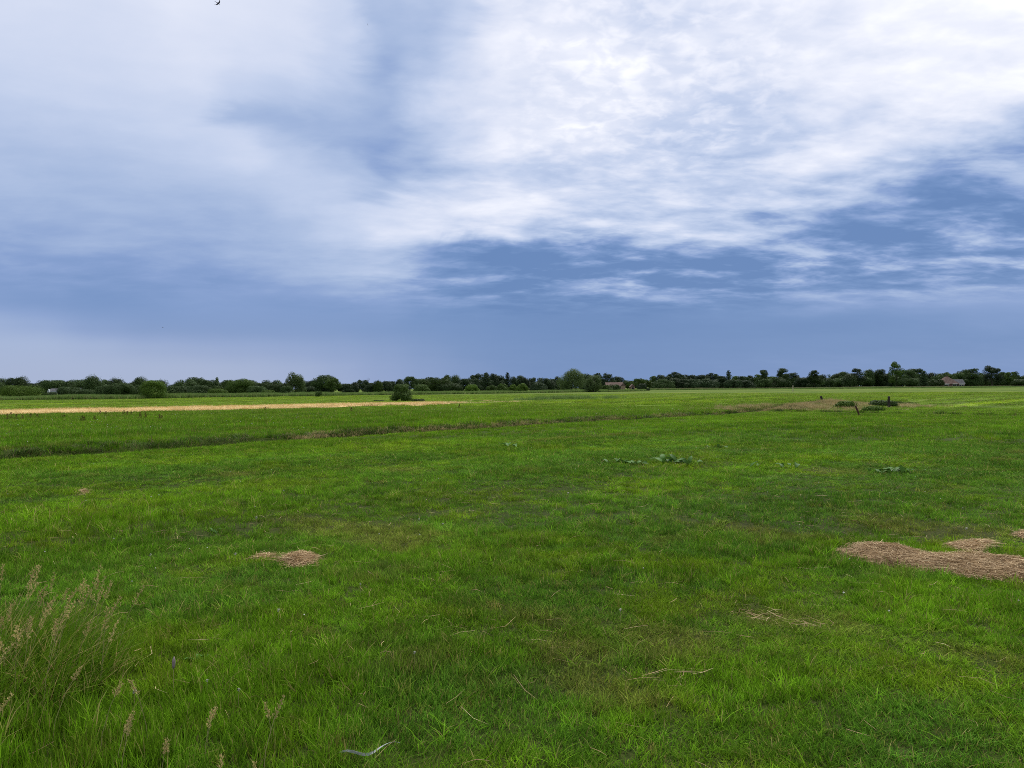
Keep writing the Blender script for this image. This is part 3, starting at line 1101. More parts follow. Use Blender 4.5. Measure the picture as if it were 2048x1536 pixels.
def crown_mesh(kind, H, W, dist, mat, seed, dens=1.0):
    r = random.Random(seed)
    g = np.random.default_rng(seed)
    bl = crown_points(kind, H, W, r)
    ls = max(0.07, 0.62 * dist / 770.0)           # leaf clump size
    ls = min(ls, W * 0.10)
    P, Nn = [], []
    for c, rad in bl:
        area = 4 * math.pi * ((rad[0] * rad[1] + rad[0] * rad[2] * 2) / 3)
        k = int(min(700, max(14, dens * 1.15 * area / (ls * ls))))
        d = g.normal(size=(k, 3))
        d /= np.linalg.norm(d, axis=1)[:, None]
        q = 0.62 + 0.46 * g.random(k) ** 0.6
        stray = g.random(k) < 0.05
        q = np.where(stray, q * 1.18, q)
        p = np.array(c) + d * q[:, None] * np.array(rad)
        P.append(p)
        Nn.append(d)
    P = np.concatenate(P)
    D = np.concatenate(Nn)
    ok = P[:, 2] > 0.02 * H
    P, D = P[ok], D[ok]
    k = len(P)
    # faces look roughly outward and up, with scatter
    nrm = D + g.normal(size=(k, 3)) * 0.32 + np.array([0, 0, 0.2])
    nrm /= np.linalg.norm(nrm, axis=1)[:, None]
    a = np.cross(nrm, g.normal(size=(k, 3)))
    a /= np.linalg.norm(a, axis=1)[:, None]
    b = np.cross(nrm, a)
    s = ls * (0.55 + 0.75 * g.random(k))[:, None]
    V = np.stack([P - a * s * 0.6, P + b * s * 0.42 + a * s * 0.1, P + a * s * 0.65, P - b * s * 0.45], 1).reshape(-1, 3)
    Fq = np.arange(4 * k).reshape(-1, 4)
    return np_mesh('crown', V, Fq, mat)


def trunk_mesh(kind, H, W, seed):
    r = random.Random(seed + 5)
    mb = MB()
    top = H * {'round': 0.75, 'willow': 0.7, 'bush': 0.6, 'conifer': 0.95, 'poplar': 0.9, 'pine': 0.9}[kind]
    r0 = max(0.05, 0.022 * H + 0.012 * W)
    pts, rad = [], []
    for i in range(6):
        t = i / 5
        pts.append((r.uniform(-1, 1) * 0.02 * H * t, r.uniform(-1, 1) * 0.02 * H * t, -0.15 + (top + 0.15) * t))
        rad.append(r0 * (1.25 if i == 0 else 1) * (1 - 0.85 * t))
    mb.tube(pts, rad, 7)
    for i in range(7):
        t = 0.2 + 0.6 * i / 6
        j = int(t * 5)
        p = Vector(pts[j]).lerp(Vector(pts[min(5, j + 1)]), t * 5 - j)
        a = i * 2.4 + r.random()
        L = W * 0.36 * (1.1 - 0.6 * t)
        q = p + Vector((math.cos(a) * L * 0.5, math.sin(a) * L * 0.5, L * 0.35))
        e = p + Vector((math.cos(a) * L, math.sin(a) * L, L * (0.75 if kind != 'conifer' else 0.2)))
        mb.tube([p, q, e], [r0 * 0.4 * (1 - 0.6 * t), r0 * 0.25 * (1 - 0.6 * t), r0 * 0.06], 5)
    me = bpy.data.meshes.new('trunk')
    me.from_pydata(mb.v, [], mb.f)
    me.materials.append(M_BARK)
    return me


_seed = [1000]


def tree(name, px, top, wpx, dist, kind, mat, label, cat='tree', group=None, dens=1.0):
    _seed[0] += 1
    X = (px - 1024) / F * dist
    Y = dist
    z = 0.0 if dist > 300 else hz_(X, Y)
    H = (horizon(px) - top) / F * dist + EYE - z
    W = wpx / F * dist
    e = empty(name, (X, Y, z), random.uniform(0, 6.28))
    obj('trunk', trunk_mesh(kind, H, W, _seed[0]), e)
    obj('crown', crown_mesh(kind, H, W, dist, T_MATS[mat], _seed[0], dens), e)
    tag(e, label, cat, group)
    return e


# -- single trees and bushes one can point to
tree('bush', 803, 768, 44, 101, 'bush', 'mid', 'lone round dark green bush beside the golden straw strip', 'bush', dens=0.9)
tree('willow_bush', 40, 771, 84, 150, 'bush', 'light', 'wide dome shaped willow bush at the far left behind the reeds', 'bush')
tree('willow_bush', 305, 761, 60, 153, 'bush', 'light', 'round willow bush in front of the reeds, left of the golden strip', 'bush')
tree('willow_tree', 590, 747, 40, 235, 'willow', 'willow', 'tall grey green tree rising behind the reeds left of centre')
tree('willow_tree', 1143, 742, 56, 330, 'willow', 'willow', 'large pale rounded willow right of the picture centre')
tree('willow_tree', 1187, 754, 37, 262, 'willow', 'willow', 'smaller pale willow standing right beside the large willow')
tree('broadleaf_tree', 480, 758, 56, 230, 'round', 'mid', 'broad tree with light green top behind the reeds at left')
tree('oak_tree', 650, 750, 50, 360, 'round', 'deep', 'tall broad dark tree right of the grey green tree')
tree('broadleaf_tree', 666, 757, 34, 340, 'round', 'mid', 'lower rounded tree leaning against the tall broad dark tree')
tree('bush', 432, 778, 42, 178, 'bush', 'light', 'light green low bush above the reeds left of the broad tree', 'bush')
tree('bush', 536, 780, 34, 182, 'bush', 'light', 'light green low bush just left of the grey green tree', 'bush')
tree('bush', 637, 782, 16, 166, 'bush', 'mid', 'very small round bush in the reeds left of the lone bush', 'bush')
tree('bush', 843, 769, 36, 265, 'bush', 'mid', 'round green bush just right of and behind the lone bush', 'bush')
tree('bush', 945, 769, 32, 262, 'bush', 'light', 'light green spreading bush under the tall pine clump', 'bush')
tree('bush', 984, 770, 26, 255, 'bush', 'mid', 'low rounded bush right of the light green spreading bush', 'bush')
tree('bush', 1006, 767, 24, 256, 'bush', 'mid', 'taller of the rounded bushes under the pine clump', 'bush')
tree('bush', 1026, 769, 20, 258, 'bush', 'light', 'pale low bush between the pine clump and the large willow', 'bush')
tree('bush', 1044, 766, 25, 270, 'bush', 'light', 'bright green bush left of the large willow', 'bush')
tree('bush', 1285, 767, 26, 335, 'bush', 'dark', 'dark round bush before the right end of the brown roofed house', 'bush')
tree('bush', 1229, 768, 24, 310, 'bush', 'deep', 'small dark bush before the brown roofed house wall', 'bush')
tree('bush', 1214, 770, 26, 300, 'bush', 'mid', 'green shrub between the smaller willow and the brown roofed house', 'bush')
tree('conifer', 1457, 740, 20, 600, 'conifer', 'dark', 'pointed conifer taller than the dark wood around it')
tree('pine_tree', 1527, 739, 24, 640, 'pine', 'deep', 'flat topped layered tree, left one of three right of the dark wood')
tree('pine_tree', 1566, 736, 30, 640, 'pine', 'deep', 'flat topped layered tree, middle and widest of three right of the dark wood')
tree('pine_tree', 1628, 740, 24, 640, 'pine', 'deep', 'narrow layered tree, right one of three right of the dark wood')
tree('oak_tree', 1715, 736, 30, 680, 'round', 'dark', 'dark round topped tree left of the tallest tree')
tree('poplar_tree', 1793, 722, 32, 680, 'round', 'mid', 'tallest tree on the right horizon, left of the farmhouse')
tree('conifer', 1848, 741, 24, 660, 'conifer', 'dark', 'dark pointed conifer between the tallest tree and the farmhouse')
tree('oak_tree', 1945, 737, 32, 715, 'pine', 'deep', 'dark spreading tree right next to the farmhouse')
tree('oak_tree', 1984, 731, 36, 720, 'round', 'dark', 'big dark two headed tree right of the farmhouse')
tree('broadleaf_tree', 945, 750, 24, 470, 'conifer', 'dark', 'left shoulder of the tall pine clump left of centre')
tree('pine_tree', 972, 745, 30, 470, 'conifer', 'dark', 'highest pine of the clump left of centre')
tree('pine_tree', 1015, 744, 18, 470, 'conifer', 'dark', 'slim pointed pine just right of the pine clump')
tree('oak_tree', 820, 753, 34, 400, 'round', 'deep', 'broad dark tree rising behind the lone bush')
tree('oak_tree', 1216, 746, 26, 480, 'round', 'dark', 'dark tree standing behind the brown roofed house')
tree('hazy_tree', 434, 753, 17, 560, 'poplar', 'willow', 'slim greyish tree standing above the left wood')

WOODS = [
  # label, group, tree kinds, list of (px, top, width), distance
  ('bluish distant tree in the wood at the far left edge', 'far left wood', ('round', 'poplar'), 'deep', 620,
   [(-30, 762, 40), (5, 766, 34), (28, 757, 26), (45, 762, 34), (68, 768, 28), (84, 767, 24), (108, 762, 38), (136, 768, 24), (160, 760, 32), (184, 758, 34), (205, 760, 28), (232, 763, 28), (258, 764, 28), (280, 763, 32), (300, 762, 30), (322, 768, 24)]),
  ('dark lower tree in the row behind the reeds at the left', 'left hedgerow trees', ('round', 'bush'), 'deep', 230,
   [(98, 786, 20), (138, 774, 36), (165, 781, 30), (190, 780, 32), (218, 770, 34), (242, 767, 34), (265, 772, 32), (348, 772, 34), (375, 774, 34), (402, 772, 34), (450, 772, 30), (515, 773, 28), (556, 770, 28), (574, 773, 22)]),
  ('dark rounded tree in the wood left of the grey green tree', 'wood left of the grey green tree', ('round',), 'deep', 420,
   [(352, 769, 22), (372, 760, 30), (393, 755, 30), (416, 760, 28), (450, 761, 24), (468, 760, 30), (494, 760, 28), (508, 765, 22), (525, 767, 22), (543, 760, 28), (562, 767, 24), (618, 763, 28), (634, 766, 20)]),
  ('dark tree in the row left of the lone bush', 'row left of the lone bush', ('round', 'conifer', 'poplar'), 'dark', 360,
   [(612, 774, 26), (632, 774, 24), (655, 772, 24), (684, 768, 20), (697, 769, 18), (710, 769, 18), (726, 761, 20), (742, 767, 20), (757, 765, 20), (771, 763, 20), (786, 764, 20), (800, 762, 22)]),
  ('dark green tree behind the lone bush', 'wood behind the lone bush', ('round', 'poplar'), 'deep', 430,
   [(838, 759, 24), (848, 763, 22), (860, 755, 16), (880, 756, 30), (894, 751, 20), (912, 756, 28), (930, 757, 24), (865, 768, 30), (900, 768, 32)]),
  ('dark tree in the wood left of the large willow', 'middle conifer wood', ('conifer', 'round', 'poplar', 'round'), 'dark', 470,
   [(957, 747, 22), (987, 748, 20), (1000, 751, 20), (1033, 752, 22), (1050, 756, 18), (1066, 755, 18), (1085, 756, 20), (1101, 758, 16), (1114, 753, 14), (1130, 760, 20), (950, 760, 30), (1000, 762, 30), (1075, 766, 26), (1100, 768, 26)]),
  ('dark tree in the wood behind the two pale willows', 'wood behind the willows', ('round', 'conifer'), 'dark', 500,
   [(1170, 748, 24), (1183, 749, 20), (1196, 747, 18), (1238, 753, 18), (1205, 757, 22), (1178, 762, 26), (1225, 760, 20)]),
  ('hazy tree seen in the gap right of the brown roofed house', 'trees in the gap', ('round',), 'mid', 600,
   [(1255, 761, 16), (1268, 757, 16), (1281, 758, 14), (1293, 760, 16), (1262, 766, 18), (1300, 764, 16)]),
  ('dark tree in the long wood beside the brown roofed house', 'long dark wood', ('conifer', 'round', 'pine', 'round'), 'dark', 590,
   [(1308, 753, 18), (1319, 750, 18), (1330, 751, 18), (1340, 748, 18), (1351, 745, 18), (1361, 750, 18), (1372, 749, 18), (1384, 751, 20), (1396, 753, 16), (1406, 749, 18), (1419, 747, 18), (1432, 749, 16), (1444, 752, 18), (1470, 752, 16), (1479, 753, 18), (1490, 753, 16), (1500, 751, 14),
    (1325, 760, 26), (1345, 758, 26), (1366, 760, 26), (1390, 760, 26), (1412, 758, 26), (1440, 760, 26), (1466, 760, 24), (1488, 761, 24)]),
  ('lower tree around the three layered trees', 'trees around the layered trees', ('round', 'pine'), 'deep', 650,
   [(1508, 758, 22), (1516, 750, 18), (1540, 754, 24), (1548, 759, 24), (1585, 745, 20), (1592, 755, 24), (1606, 756, 24), (1615, 758, 20), (1640, 751, 24), (1655, 758, 20), (1560, 758, 26), (1528, 758, 24), (1630, 758, 24)]),
  ('green tree in the wood left of the farmhouse', 'wood left of the farmhouse', ('round', 'poplar', 'round'), 'deep', 690,
   [(1664, 750, 18), (1676, 749, 20), (1690, 745, 26), (1702, 748, 22), (1735, 742, 24), (1757, 739, 26), (1772, 748, 22), (1782, 750, 24), (1815, 740, 24), (1833, 737, 26), (1826, 748, 26), (1862, 748, 22), (1876, 750, 22), (1680, 757, 26), (1700, 758, 28), (1725, 756, 28), (1745, 757, 28), (1765, 757, 28), (1790, 755, 30), (1815, 757, 28), (1838, 758, 26), (1872, 760, 20)]),
  ('dark green tree behind or right of the farmhouse', 'wood right of the farmhouse', ('round', 'conifer', 'round'), 'deep', 740,
   [(1882, 748, 20), (1893, 745, 20), (1905, 747, 22), (1916, 746, 22), (1929, 739, 24), (1962, 748, 24), (2005, 745, 22), (2019, 745, 16), (2031, 744, 16), (2043, 753, 18), (2056, 748, 22), (2074, 752, 24), (2095, 750, 24), (1955, 758, 20), (1975, 757, 26), (1998, 757, 26), (2020, 758, 24), (2040, 760, 22), (2062, 760, 24), (1925, 756, 18)]),
]
ORD = ['first', 'second', 'third', 'fourth', 'fifth', 'sixth', 'seventh', 'eighth', 'ninth', 'tenth', 'eleventh', 'twelfth', 'thirteenth', 'fourteenth',
       'fifteenth', 'sixteenth', 'seventeenth', 'eighteenth', 'nineteenth', 'twentieth', 'twenty-first', 'twenty-second', 'twenty-third', 'twenty-fourth', 'twenty-fifth']
for base_label, group, kinds, mat, dist, lst in WOODS:
    for i, (px, top, w) in enumerate(sorted(lst)):
        label = '%s from left, %s' % (ORD[i], base_label)
        kd = kinds[i % len(kinds)]
        nm = {'round': 'broadleaf_tree', 'poplar': 'poplar_tree', 'conifer': 'conifer', 'pine': 'pine_tree', 'bush': 'bushy_tree'}[kd]
        d = dist * (1 + random.uniform(-0.03, 0.05)) + (dist * 0.05 if top < 756 else 0)
        mm = mat if random.random() < 0.75 else random.choice(['deep', 'mid', 'dark'])
        tree(nm, px, top - 0.5 + random.uniform(-1, 1), w * (1.6 if kd == 'conifer' else 1.5), d, kd, mm, label, 'tree', group)

# bare dead tree sticking out of the row
X, Y = (736 - 1024) / F * 360, 360.0
e = empty('dead_tree', (X, Y, 0))
mb = MB()
Hd = (horizon(736) - 755) / F * 360 + EYE
mb.tube([(0, 0, -0.2), (0.1, 0, Hd * 0.5), (0.05, 0, Hd)], [0.22, 0.15, 0.05], 7)
mb.build('trunk', M_BARK, e)
for s in (-1, 1):
    mb = MB()
    mb.tube([(0.08, 0, Hd * 0.72), (0.08 + s * 0.5, 0.1, Hd * 0.85), (0.08 + s * 0.55, 0.1, Hd * 0.96)], [0.08, 0.06, 0.02], 5)
    mb.build('branch', M_BARK, e)
tag(e, 'thin bare dead tree sticking up out of the dark row', 'tree')

# ---------------------------------------------------------------- brambles at the posts and the lone bush
def bramble(px, py, H, W, mat, label, seed):
    X, Y = at(px, py)
    z = hz_(X, Y)
    e = empty('bramble_bush', (X, Y, z - 0.03))
    obj('foliage', crown_mesh('bush', H, W, Y, T_MATS[mat], seed), e)
    mb = MB()
    for i in range(9):
        a = i * 0.7
        mb.tube([(0, 0, -0.1), (math.cos(a) * W * 0.2, math.sin(a) * W * 0.2, H * 0.7), (math.cos(a) * W * 0.42, math.sin(a) * W * 0.42, H * 0.5)], [0.012, 0.01, 0.004], 5)
    mb.build('stem', M_BARK, e)
    tag(e, label, 'bush')


bramble(1766, 816, 0.45, 1.9, 'mid', 'dark bramble bush around the foot of the thick upright post', 301)
bramble(1692, 820, 0.50, 1.4, 'light', 'green bramble bush just left of the leaning brown stake', 302)
bramble(1746, 824, 0.36, 1.2, 'light', 'low green bramble bush right of the leaning brown stake', 303)
bramble(1640, 826, 0.32, 1.4, 'light', 'low dark green weed clump before the dry bank left of the stake', 304)
bramble(836, 803, 0.34, 1.7, 'mid', 'low bramble patch at the right foot of the lone bush', 305)
bramble(757, 803, 0.22, 1.6, 'mid', 'flat weed patch at the left foot of the lone bush', 306)

# ---------------------------------------------------------------- fence posts and stakes
def post(name, px, top, base, wpx, lean, mat, label):
    X, Y = at(px, base)
    z = hz_(X, Y)
    H = (base - top) / F * Y
    w = wpx / F * Y * 0.5
    mb = MB()
    mb.tube([(0, 0, -0.35), (lean * H * 0.35, 0, H * 0.35), (lean * H * 0.7, 0.01, H * 0.7), (lean * H, 0.0, H * 0.97), (lean * H * 1.02, 0, H)],
            [w * 1.05, w * 1.0, w * 0.95, w * 0.9, w * 0.6], 9, True, 0.10)
    o = mb.build(name, mat, None, (X, Y, z))
    tag(o, label, 'post')


post('fence_post', 1648, 786, 812, 4.6, -0.22, M_WOOD, 'short dark leaning fence post at the left end of the dry bank')
post('fence_post', 1778, 794, 818, 5.2, 0.0, M_WOOD, 'thick upright dark fence post standing in the bramble')
post('wooden_stake', 1720, 811, 833, 3.6, -0.40, M_REDWOOD, 'thin brown stake leaning left at the meadow corner')
post('marker_pole', 1586, 771, 784, 1.6, 0.0, plain('pale_pole', (0.45, 0.38, 0.25)), 'pale thin marker pole far out in the right field')

# ---------------------------------------------------------------- houses
M_BRICK = plain('red_brown_brick', (0.10, 0.06, 0.045), (0.15, 0.09, 0.07), 3, 0.9)
M_THATCH = plain('brown_roof_tiles', (0.085, 0.055, 0.045), (0.14, 0.095, 0.075), 0.9, 0.95)
M_SLATE = plain('grey_roof', (0.07, 0.07, 0.075), (0.11, 0.11, 0.115), 1.5, 0.8)
M_TAN = plain('tan_wall', (0.22, 0.16, 0.10), (0.28, 0.21, 0.14), 2, 0.9)
M_WALLW = plain('white_wall', (0.30, 0.32, 0.34), (0.38, 0.40, 0.42), 2, 0.8)
M_GLASS = plain('dark_glass', (0.012, 0.014, 0.018), None, 1, 0.15)
M_TRIM = plain('white_trim', (0.78, 0.78, 0.76), None, 1, 0.6)


def hpart(e, name, mat, fn):
    mb = MB()
    fn(mb)
    return mb.build(name, mat, e)


def gable(mb, x0, x1, y0, y1, z0, z1, ov=0.4, th=0.25, axis='x'):
    """solid gable roof with its ridge along an axis"""
    if axis == 'x':
        ym = (y0 + y1) / 2
        a = [(x0 - ov, y0 - ov, z0), (x1 + ov, y0 - ov, z0), (x1 + ov, ym, z1), (x0 - ov, ym, z1), (x0 - ov, y1 + ov, z0), (x1 + ov, y1 + ov, z0)]
        quads = [(0, 1, 2, 3), (3, 2, 5, 4)]
        ends = [(0, 3, 4), (1, 5, 2)]
    else:
        xm = (x0 + x1) / 2
        a = [(x0 - ov, y0 - ov, z0), (x0 - ov, y1 + ov, z0), (xm, y1 + ov, z1), (xm, y0 - ov, z1), (x1 + ov, y0 - ov, z0), (x1 + ov, y1 + ov, z0)]
        quads = [(0, 3, 2, 1), (3, 4, 5, 2)]
        ends = [(0, 4, 3), (1, 2, 5)]
    for q in quads + ends:
        mb.poly([a[i] for i in q])
    mb.poly([a[0], a[4], a[5], a[1]] if axis == 'x' else [a[0], a[1], a[5], a[4]])


def win(e, x0, x1, z0, z1, y, mat=None):
    w = hpart(e, 'window', M_TRIM, lambda m: m.box(x0, x1, y - 0.06, y - 0.003, z0, z1))
    hpart(w, 'pane', mat or M_GLASS, lambda m: m.box(x0 + 0.12, x1 - 0.12, y - 0.09, y - 0.063, z0 + 0.12, z1 - 0.12))


# pyramid farmhouse on the right
DH = 690.0
s = DH / F
e = empty('farmhouse', ((1902 - 1024) * s, DH, 0))
hw = 17 * s
ze = (770 - 767.6) * s + EYE
hpart(e, 'wall', M_BRICK, lambda m: m.box(-hw + 0.9, hw - 0.9, 0, 14, -0.2, ze + 0.05))


def pyramid(m):
    o = 0.0
    zt = (770 - 753.0) * s + EYE
    b = [(-hw - o, -0.8, ze), (hw + o, -0.8, ze), (hw + o, 14.8, ze), (-hw - o, 14.8, ze)]
    t = [(-1.0, 6.4, zt), (1.0, 6.4, zt), (1.0, 7.6, zt), (-1.0, 7.6, zt)]
    m.poly(b[::-1])
    m.poly(t)
    for i in range(4):
        m.poly([b[i], b[(i + 1) % 4], t[(i + 1) % 4], t[i]])


rf = hpart(e, 'roof', M_THATCH, pyramid)
hpart(rf, 'chimney', M_BRICK, lambda m: m.box(0.3, 1.3, 6.6, 7.4, 8.6, 10.0))
hpart(e, 'fascia', M_TRIM, lambda m: (m.box(-hw + 0.6, -hw + 5.6, -0.95, -0.81, ze - 0.45, ze + 0.1)))
hpart(e, 'fascia', M_TRIM, lambda m: (m.box(1.0, 5.4, -0.95, -0.81, ze - 0.3, ze + 0.1)))
for x0, x1 in ((-hw + 1.3, -hw + 5.2), (1.5, 4.9)):
    win(e, x0, x1, 0.6, ze - 0.5, 0.0)
hpart(e, 'door', M_GLASS, lambda m: m.box(hw - 2.2, hw - 1.1, -0.08, -0.003, 0, 2.1))
x0 = 11 * s
x1 = 30 * s
hpart(e, 'extension_wall', M_BRICK, lambda m: m.box(hw - 0.85, x1, 2.0, 9.5, -0.2, ze + 0.02))
hpart(e, 'extension_roof', M_SLATE, lambda m: gable(m, x0, x1, 2.0, 9.5, ze, (770 - 758.5) * s + EYE, 0.5))
hpart(e, 'fascia', M_TRIM, lambda m: m.box(hw + 0.4, x1, 1.3, 1.44, ze - 0.5, ze - 0.02))
win(e, hw + 0.8, hw + 2.6, 0.6, 2.0, 2.0)
win(e, x1 - 2.8, x1 - 0.8, 0.6, 2.0, 2.0)
tag(e, 'farmhouse with brown pyramid roof and grey roofed extension before the right trees', 'house')

# brown roofed house in the middle
DH = 420.0
s = DH / F
hz0 = horizon(1232)
e = empty('brown_roofed_house', ((1231 - 1024) * s, DH, 0))
ze = (hz0 - 771.5) * s + EYE
zt = (hz0 - 764.5) * s + EYE
hpart(e, 'wall', M_TAN, lambda m: m.box(-18 * s, 15 * s, 0, 6, -0.2, ze + 0.03))
hpart(e, 'roof', M_THATCH, lambda m: gable(m, -18 * s, 15 * s, 0, 6, ze, zt, 0.35))
hpart(e, 'gable_wing', M_TAN, lambda m: (m.box(10 * s, 18.5 * s, -2.2, -0.01, -0.2, ze - 0.1), gable(m, 10 * s, 18.5 * s, -2.2, -0.3, ze - 0.1, zt - 0.6, 0.0, axis='y')))
hpart(e, 'wing_roof', M_THATCH, lambda m: gable(m, 10 * s, 18.5 * s, -1.9, 1.5, ze - 0.08, zt - 0.35, 0.35, axis='y'))
for xa in (-14, -8, -2, 4):
    win(e, xa * s, (xa + 3.4) * s, 0.7, 2.1, 0.0, M_WALLW if xa == -2 else None)
tag(e, 'house with long brown roof and tan gable right of the willows', 'house')
e = empty('gabled_shed', ((1268 - 1024) * s, DH + 4, 0))
hz0 = horizon(1268)
hpart(e, 'wall', M_TAN, lambda m: (m.box(-4.2 * s, 4.2 * s, 0, 5, -0.2, 1.6), gable(m, -4.2 * s, 4.2 * s, 0, 5, 1.6, (hz0 - 768.6) * s + EYE, 0, axis='y')))
hpart(e, 'roof', M_THATCH, lambda m: gable(m, -4.2 * s, 4.2 * s, 0.35, 5, 1.65, (hz0 - 768.0) * s + EYE, 0.4, axis='y'))
hpart(e, 'door', M_GLASS, lambda m: m.box(-0.45, 0.45, -0.06, -0.003, 0.0, 1.5))
tag(e, 'small tan gabled shed right of the brown roofed house', 'shed')

# white house at the far left
DH = 520.0
s = DH / F
hz0 = horizon(111)
e = empty('white_house', ((111 - 1024) * s, DH, 0), 0.1)
ze = (hz0 - 783) * s + EYE
hpart(e, 'wall', M_WALLW, lambda m: m.box(-12 * s, 12 * s, 0, 6, -0.2, ze + 0.5))
hpart(e, 'roof', M_SLATE, lambda m: gable(m, -12 * s, 12 * s, 0, 6, ze + 0.55, (hz0 - 777) * s + EYE, 0.3))
hpart(e, 'gable_wing', M_WALLW, lambda m: (m.box(-13 * s, -9 * s, -2, -0.01, -0.2, ze), gable(m, -13 * s, -9 * s, -2, -0.1, ze, (hz0 - 778) * s + EYE, 0, axis='y')))
hpart(e, 'chimney', M_WALLW, lambda m: m.box(0.8, 1.5, 2.6, 3.3, 2.5, (hz0 - 775.5) * s + EYE))
for xa in (-6, -1, 4, 8):
    win(e, xa * s, (xa + 2.4) * s, 0.3, ze - 0.2, 0.0)
tag(e, 'small white house with grey roof among the far left trees', 'house')
DH = 380.0
s = DH / F
hz0 = horizon(511)
e = empty('white_shed', ((511 - 1024) * s, DH, 0))
hpart(e, 'wall', M_WALLW, lambda m: m.box(-4 * s, 4 * s, 0, 4, -0.1, (hz0 - 777) * s + EYE))
hpart(e, 'roof', M_SLATE, lambda m: gable(m, -4 * s, 4 * s, 0, 4, (hz0 - 776.8) * s + EYE, (hz0 - 772) * s + EYE, 0.2))
hpart(e, 'door', M_GLASS, lambda m: m.box(-0.4, 0.4, -0.06, -0.003, 0.0, 1.2))
tag(e, 'little pale shed glimpsed between the left trees', 'shed')

# ---------------------------------------------------------------- hay on the near meadow
def poly_points(poly, k, g):
    lo, hi = poly.min(0), poly.max(0)
    out = []
    tot = 0
    while tot < k:
        q = lo + (hi - lo) * g.random((k * 2, 2))
        q = q[in_poly(q[:, 0], q[:, 1], poly)]
        out.append(q)
        tot += len(q)
    return np.concatenate(out)[:k]


def strands(P, z, g, l0, l1, w, mat, name, parent, spread=0.25, org=(0, 0, 0)):
    n = len(P)
    L = l0 + (l1 - l0) * g.random(n)
    a = g.random(n) * 6.283
    tilt = g.normal(0.0, spread * 0.5, n)
    b1 = a + g.normal(0, 0.5, n)
    ww = w * (0.6 + 0.8 * g.random(n))
    p1 = np.stack([P[:, 0], P[:, 1], z], -1)
    d1 = np.stack([np.cos(a), np.sin(a), tilt], -1) * (L * 0.5)[:, None]
    d2 = np.stack([np.cos(b1), np.sin(b1), -0.25 * np.abs(tilt) - 0.02], -1) * (L * 0.5)[:, None]
    p0 = p1 - d1
    p2 = p1 + d2
    p0[:, 2] = np.maximum(p0[:, 2], z - 0.02)
    sd = np.stack([-np.sin(a), np.cos(a), g.normal(0, 0.6, n)], -1) * (ww * 0.5)[:, None]
    V = np.stack([p0 - sd * 0.6, p0 + sd * 0.6, p1 - sd, p1 + sd, p2 - sd * 0.4, p2 + sd * 0.4], 1).reshape(-1, 3) - np.array(org)
    T = np.array([(0, 1, 3, 2), (2, 3, 5, 4)])[None] + (np.arange(n) * 6)[:, None, None]
    o = obj(name, np_mesh(name, V, T.reshape(-1, 4), mat), parent)
    o['kind'] = 'stuff'
    return o


for i, (lab, poly, k, hh) in enumerate(HAYP):
    g = np.random.default_rng(400 + i)
    c = poly.mean(0)
    org = (c[0], c[1], hz_(*c))
    e = empty('hay_patch', org)
    P = poly_points(poly, k, g)
    rs = 0.55 if i == 0 else 0.22
    ragged = lambda Q: rs * (0.17 * vnoise(Q[:, 0] * 6, Q[:, 1] * 6, 77) + 0.07 * vnoise(Q[:, 0] * 19, Q[:, 1] * 19, 78))
    # distance to the outline gives the mound its edge
    def edge(Q):
        dmin = np.full(len(Q), 9.0)
        for a, b in zip(poly, np.roll(poly, -1, 0)):
            ab = b - a
            t = np.clip(((Q - a) @ ab) / (ab @ ab), 0, 1)
            dmin = np.minimum(dmin, np.hypot(*(Q - (a + t[:, None] * ab)).T))
        return dmin
    def top(Q):
        return height(Q[:, 0], Q[:, 1]) + hh * np.clip((edge(Q) - ragged(Q)) / 0.16, 0, 1) ** 0.7 * (0.55 + 0.7 * vnoise(Q[:, 0] * 5, Q[:, 1] * 5, 31)) * in_poly(Q[:, 0], Q[:, 1], poly)
    if hh > 0:
        lo, hi = poly.min(0) - 0.03, poly.max(0) + 0.03
        nx_, ny_ = max(8, int((hi[0] - lo[0]) / 0.05)), max(8, int((hi[1] - lo[1]) / 0.05))
        qx, qy = np.meshgrid(np.linspace(lo[0], hi[0], nx_), np.linspace(lo[1], hi[1], ny_), indexing='ij')
        Q = np.stack([qx.ravel(), qy.ravel()], -1)
        zz = top(Q) - np.where(in_poly(Q[:, 0], Q[:, 1], poly) & (edge(Q) > ragged(Q)), 0.0, 0.06)
        idx = np.arange(nx_ * ny_).reshape(nx_, ny_)
        Fq = np.stack([idx[:-1, :-1], idx[1:, :-1], idx[1:, 1:], idx[:-1, 1:]], -1).reshape(-1, 4)
        obj('mound', np_mesh('mound', np.stack([Q[:, 0], Q[:, 1], zz], -1) - np.array(org), Fq, M_HAYBASE, smooth=True), e)
        P = P[(edge(P) > ragged(P) * 0.9) | (g.random(len(P)) < 0.22)]
        z = top(P) + 0.004 + 0.022 * g.random(len(P))
        P2 = P + g.normal(0, 0.03, P.shape)
        strands(P2, z, g, 0.05, 0.19, 0.0030, M_HAY, 'strands', e, org=org)
    else:
        z = height(P[:, 0], P[:, 1]) + 0.01 + 0.05 * g.random(len(P))
        strands(P, z, g, 0.08, 0.22, 0.0025, M_HAY, 'strands', e, 0.3, org=org)
    tag(e, lab, 'hay')

# loose dead stalks lying about in the sward
g = np.random.default_rng(77)
x, y = sector(2.4, 12, 9.0, 0.75, seed=78)
P = np.stack([x, y], -1)
o = strands(P, height(x, y) + 0.015 + 0.05 * g.random(len(x)), g, 0.05, 0.22, 0.0022, M_HAY, 'grass_clippings', None, 0.5)
tag(o, 'loose dry clippings strewn thinly through the near grass', 'clippings')

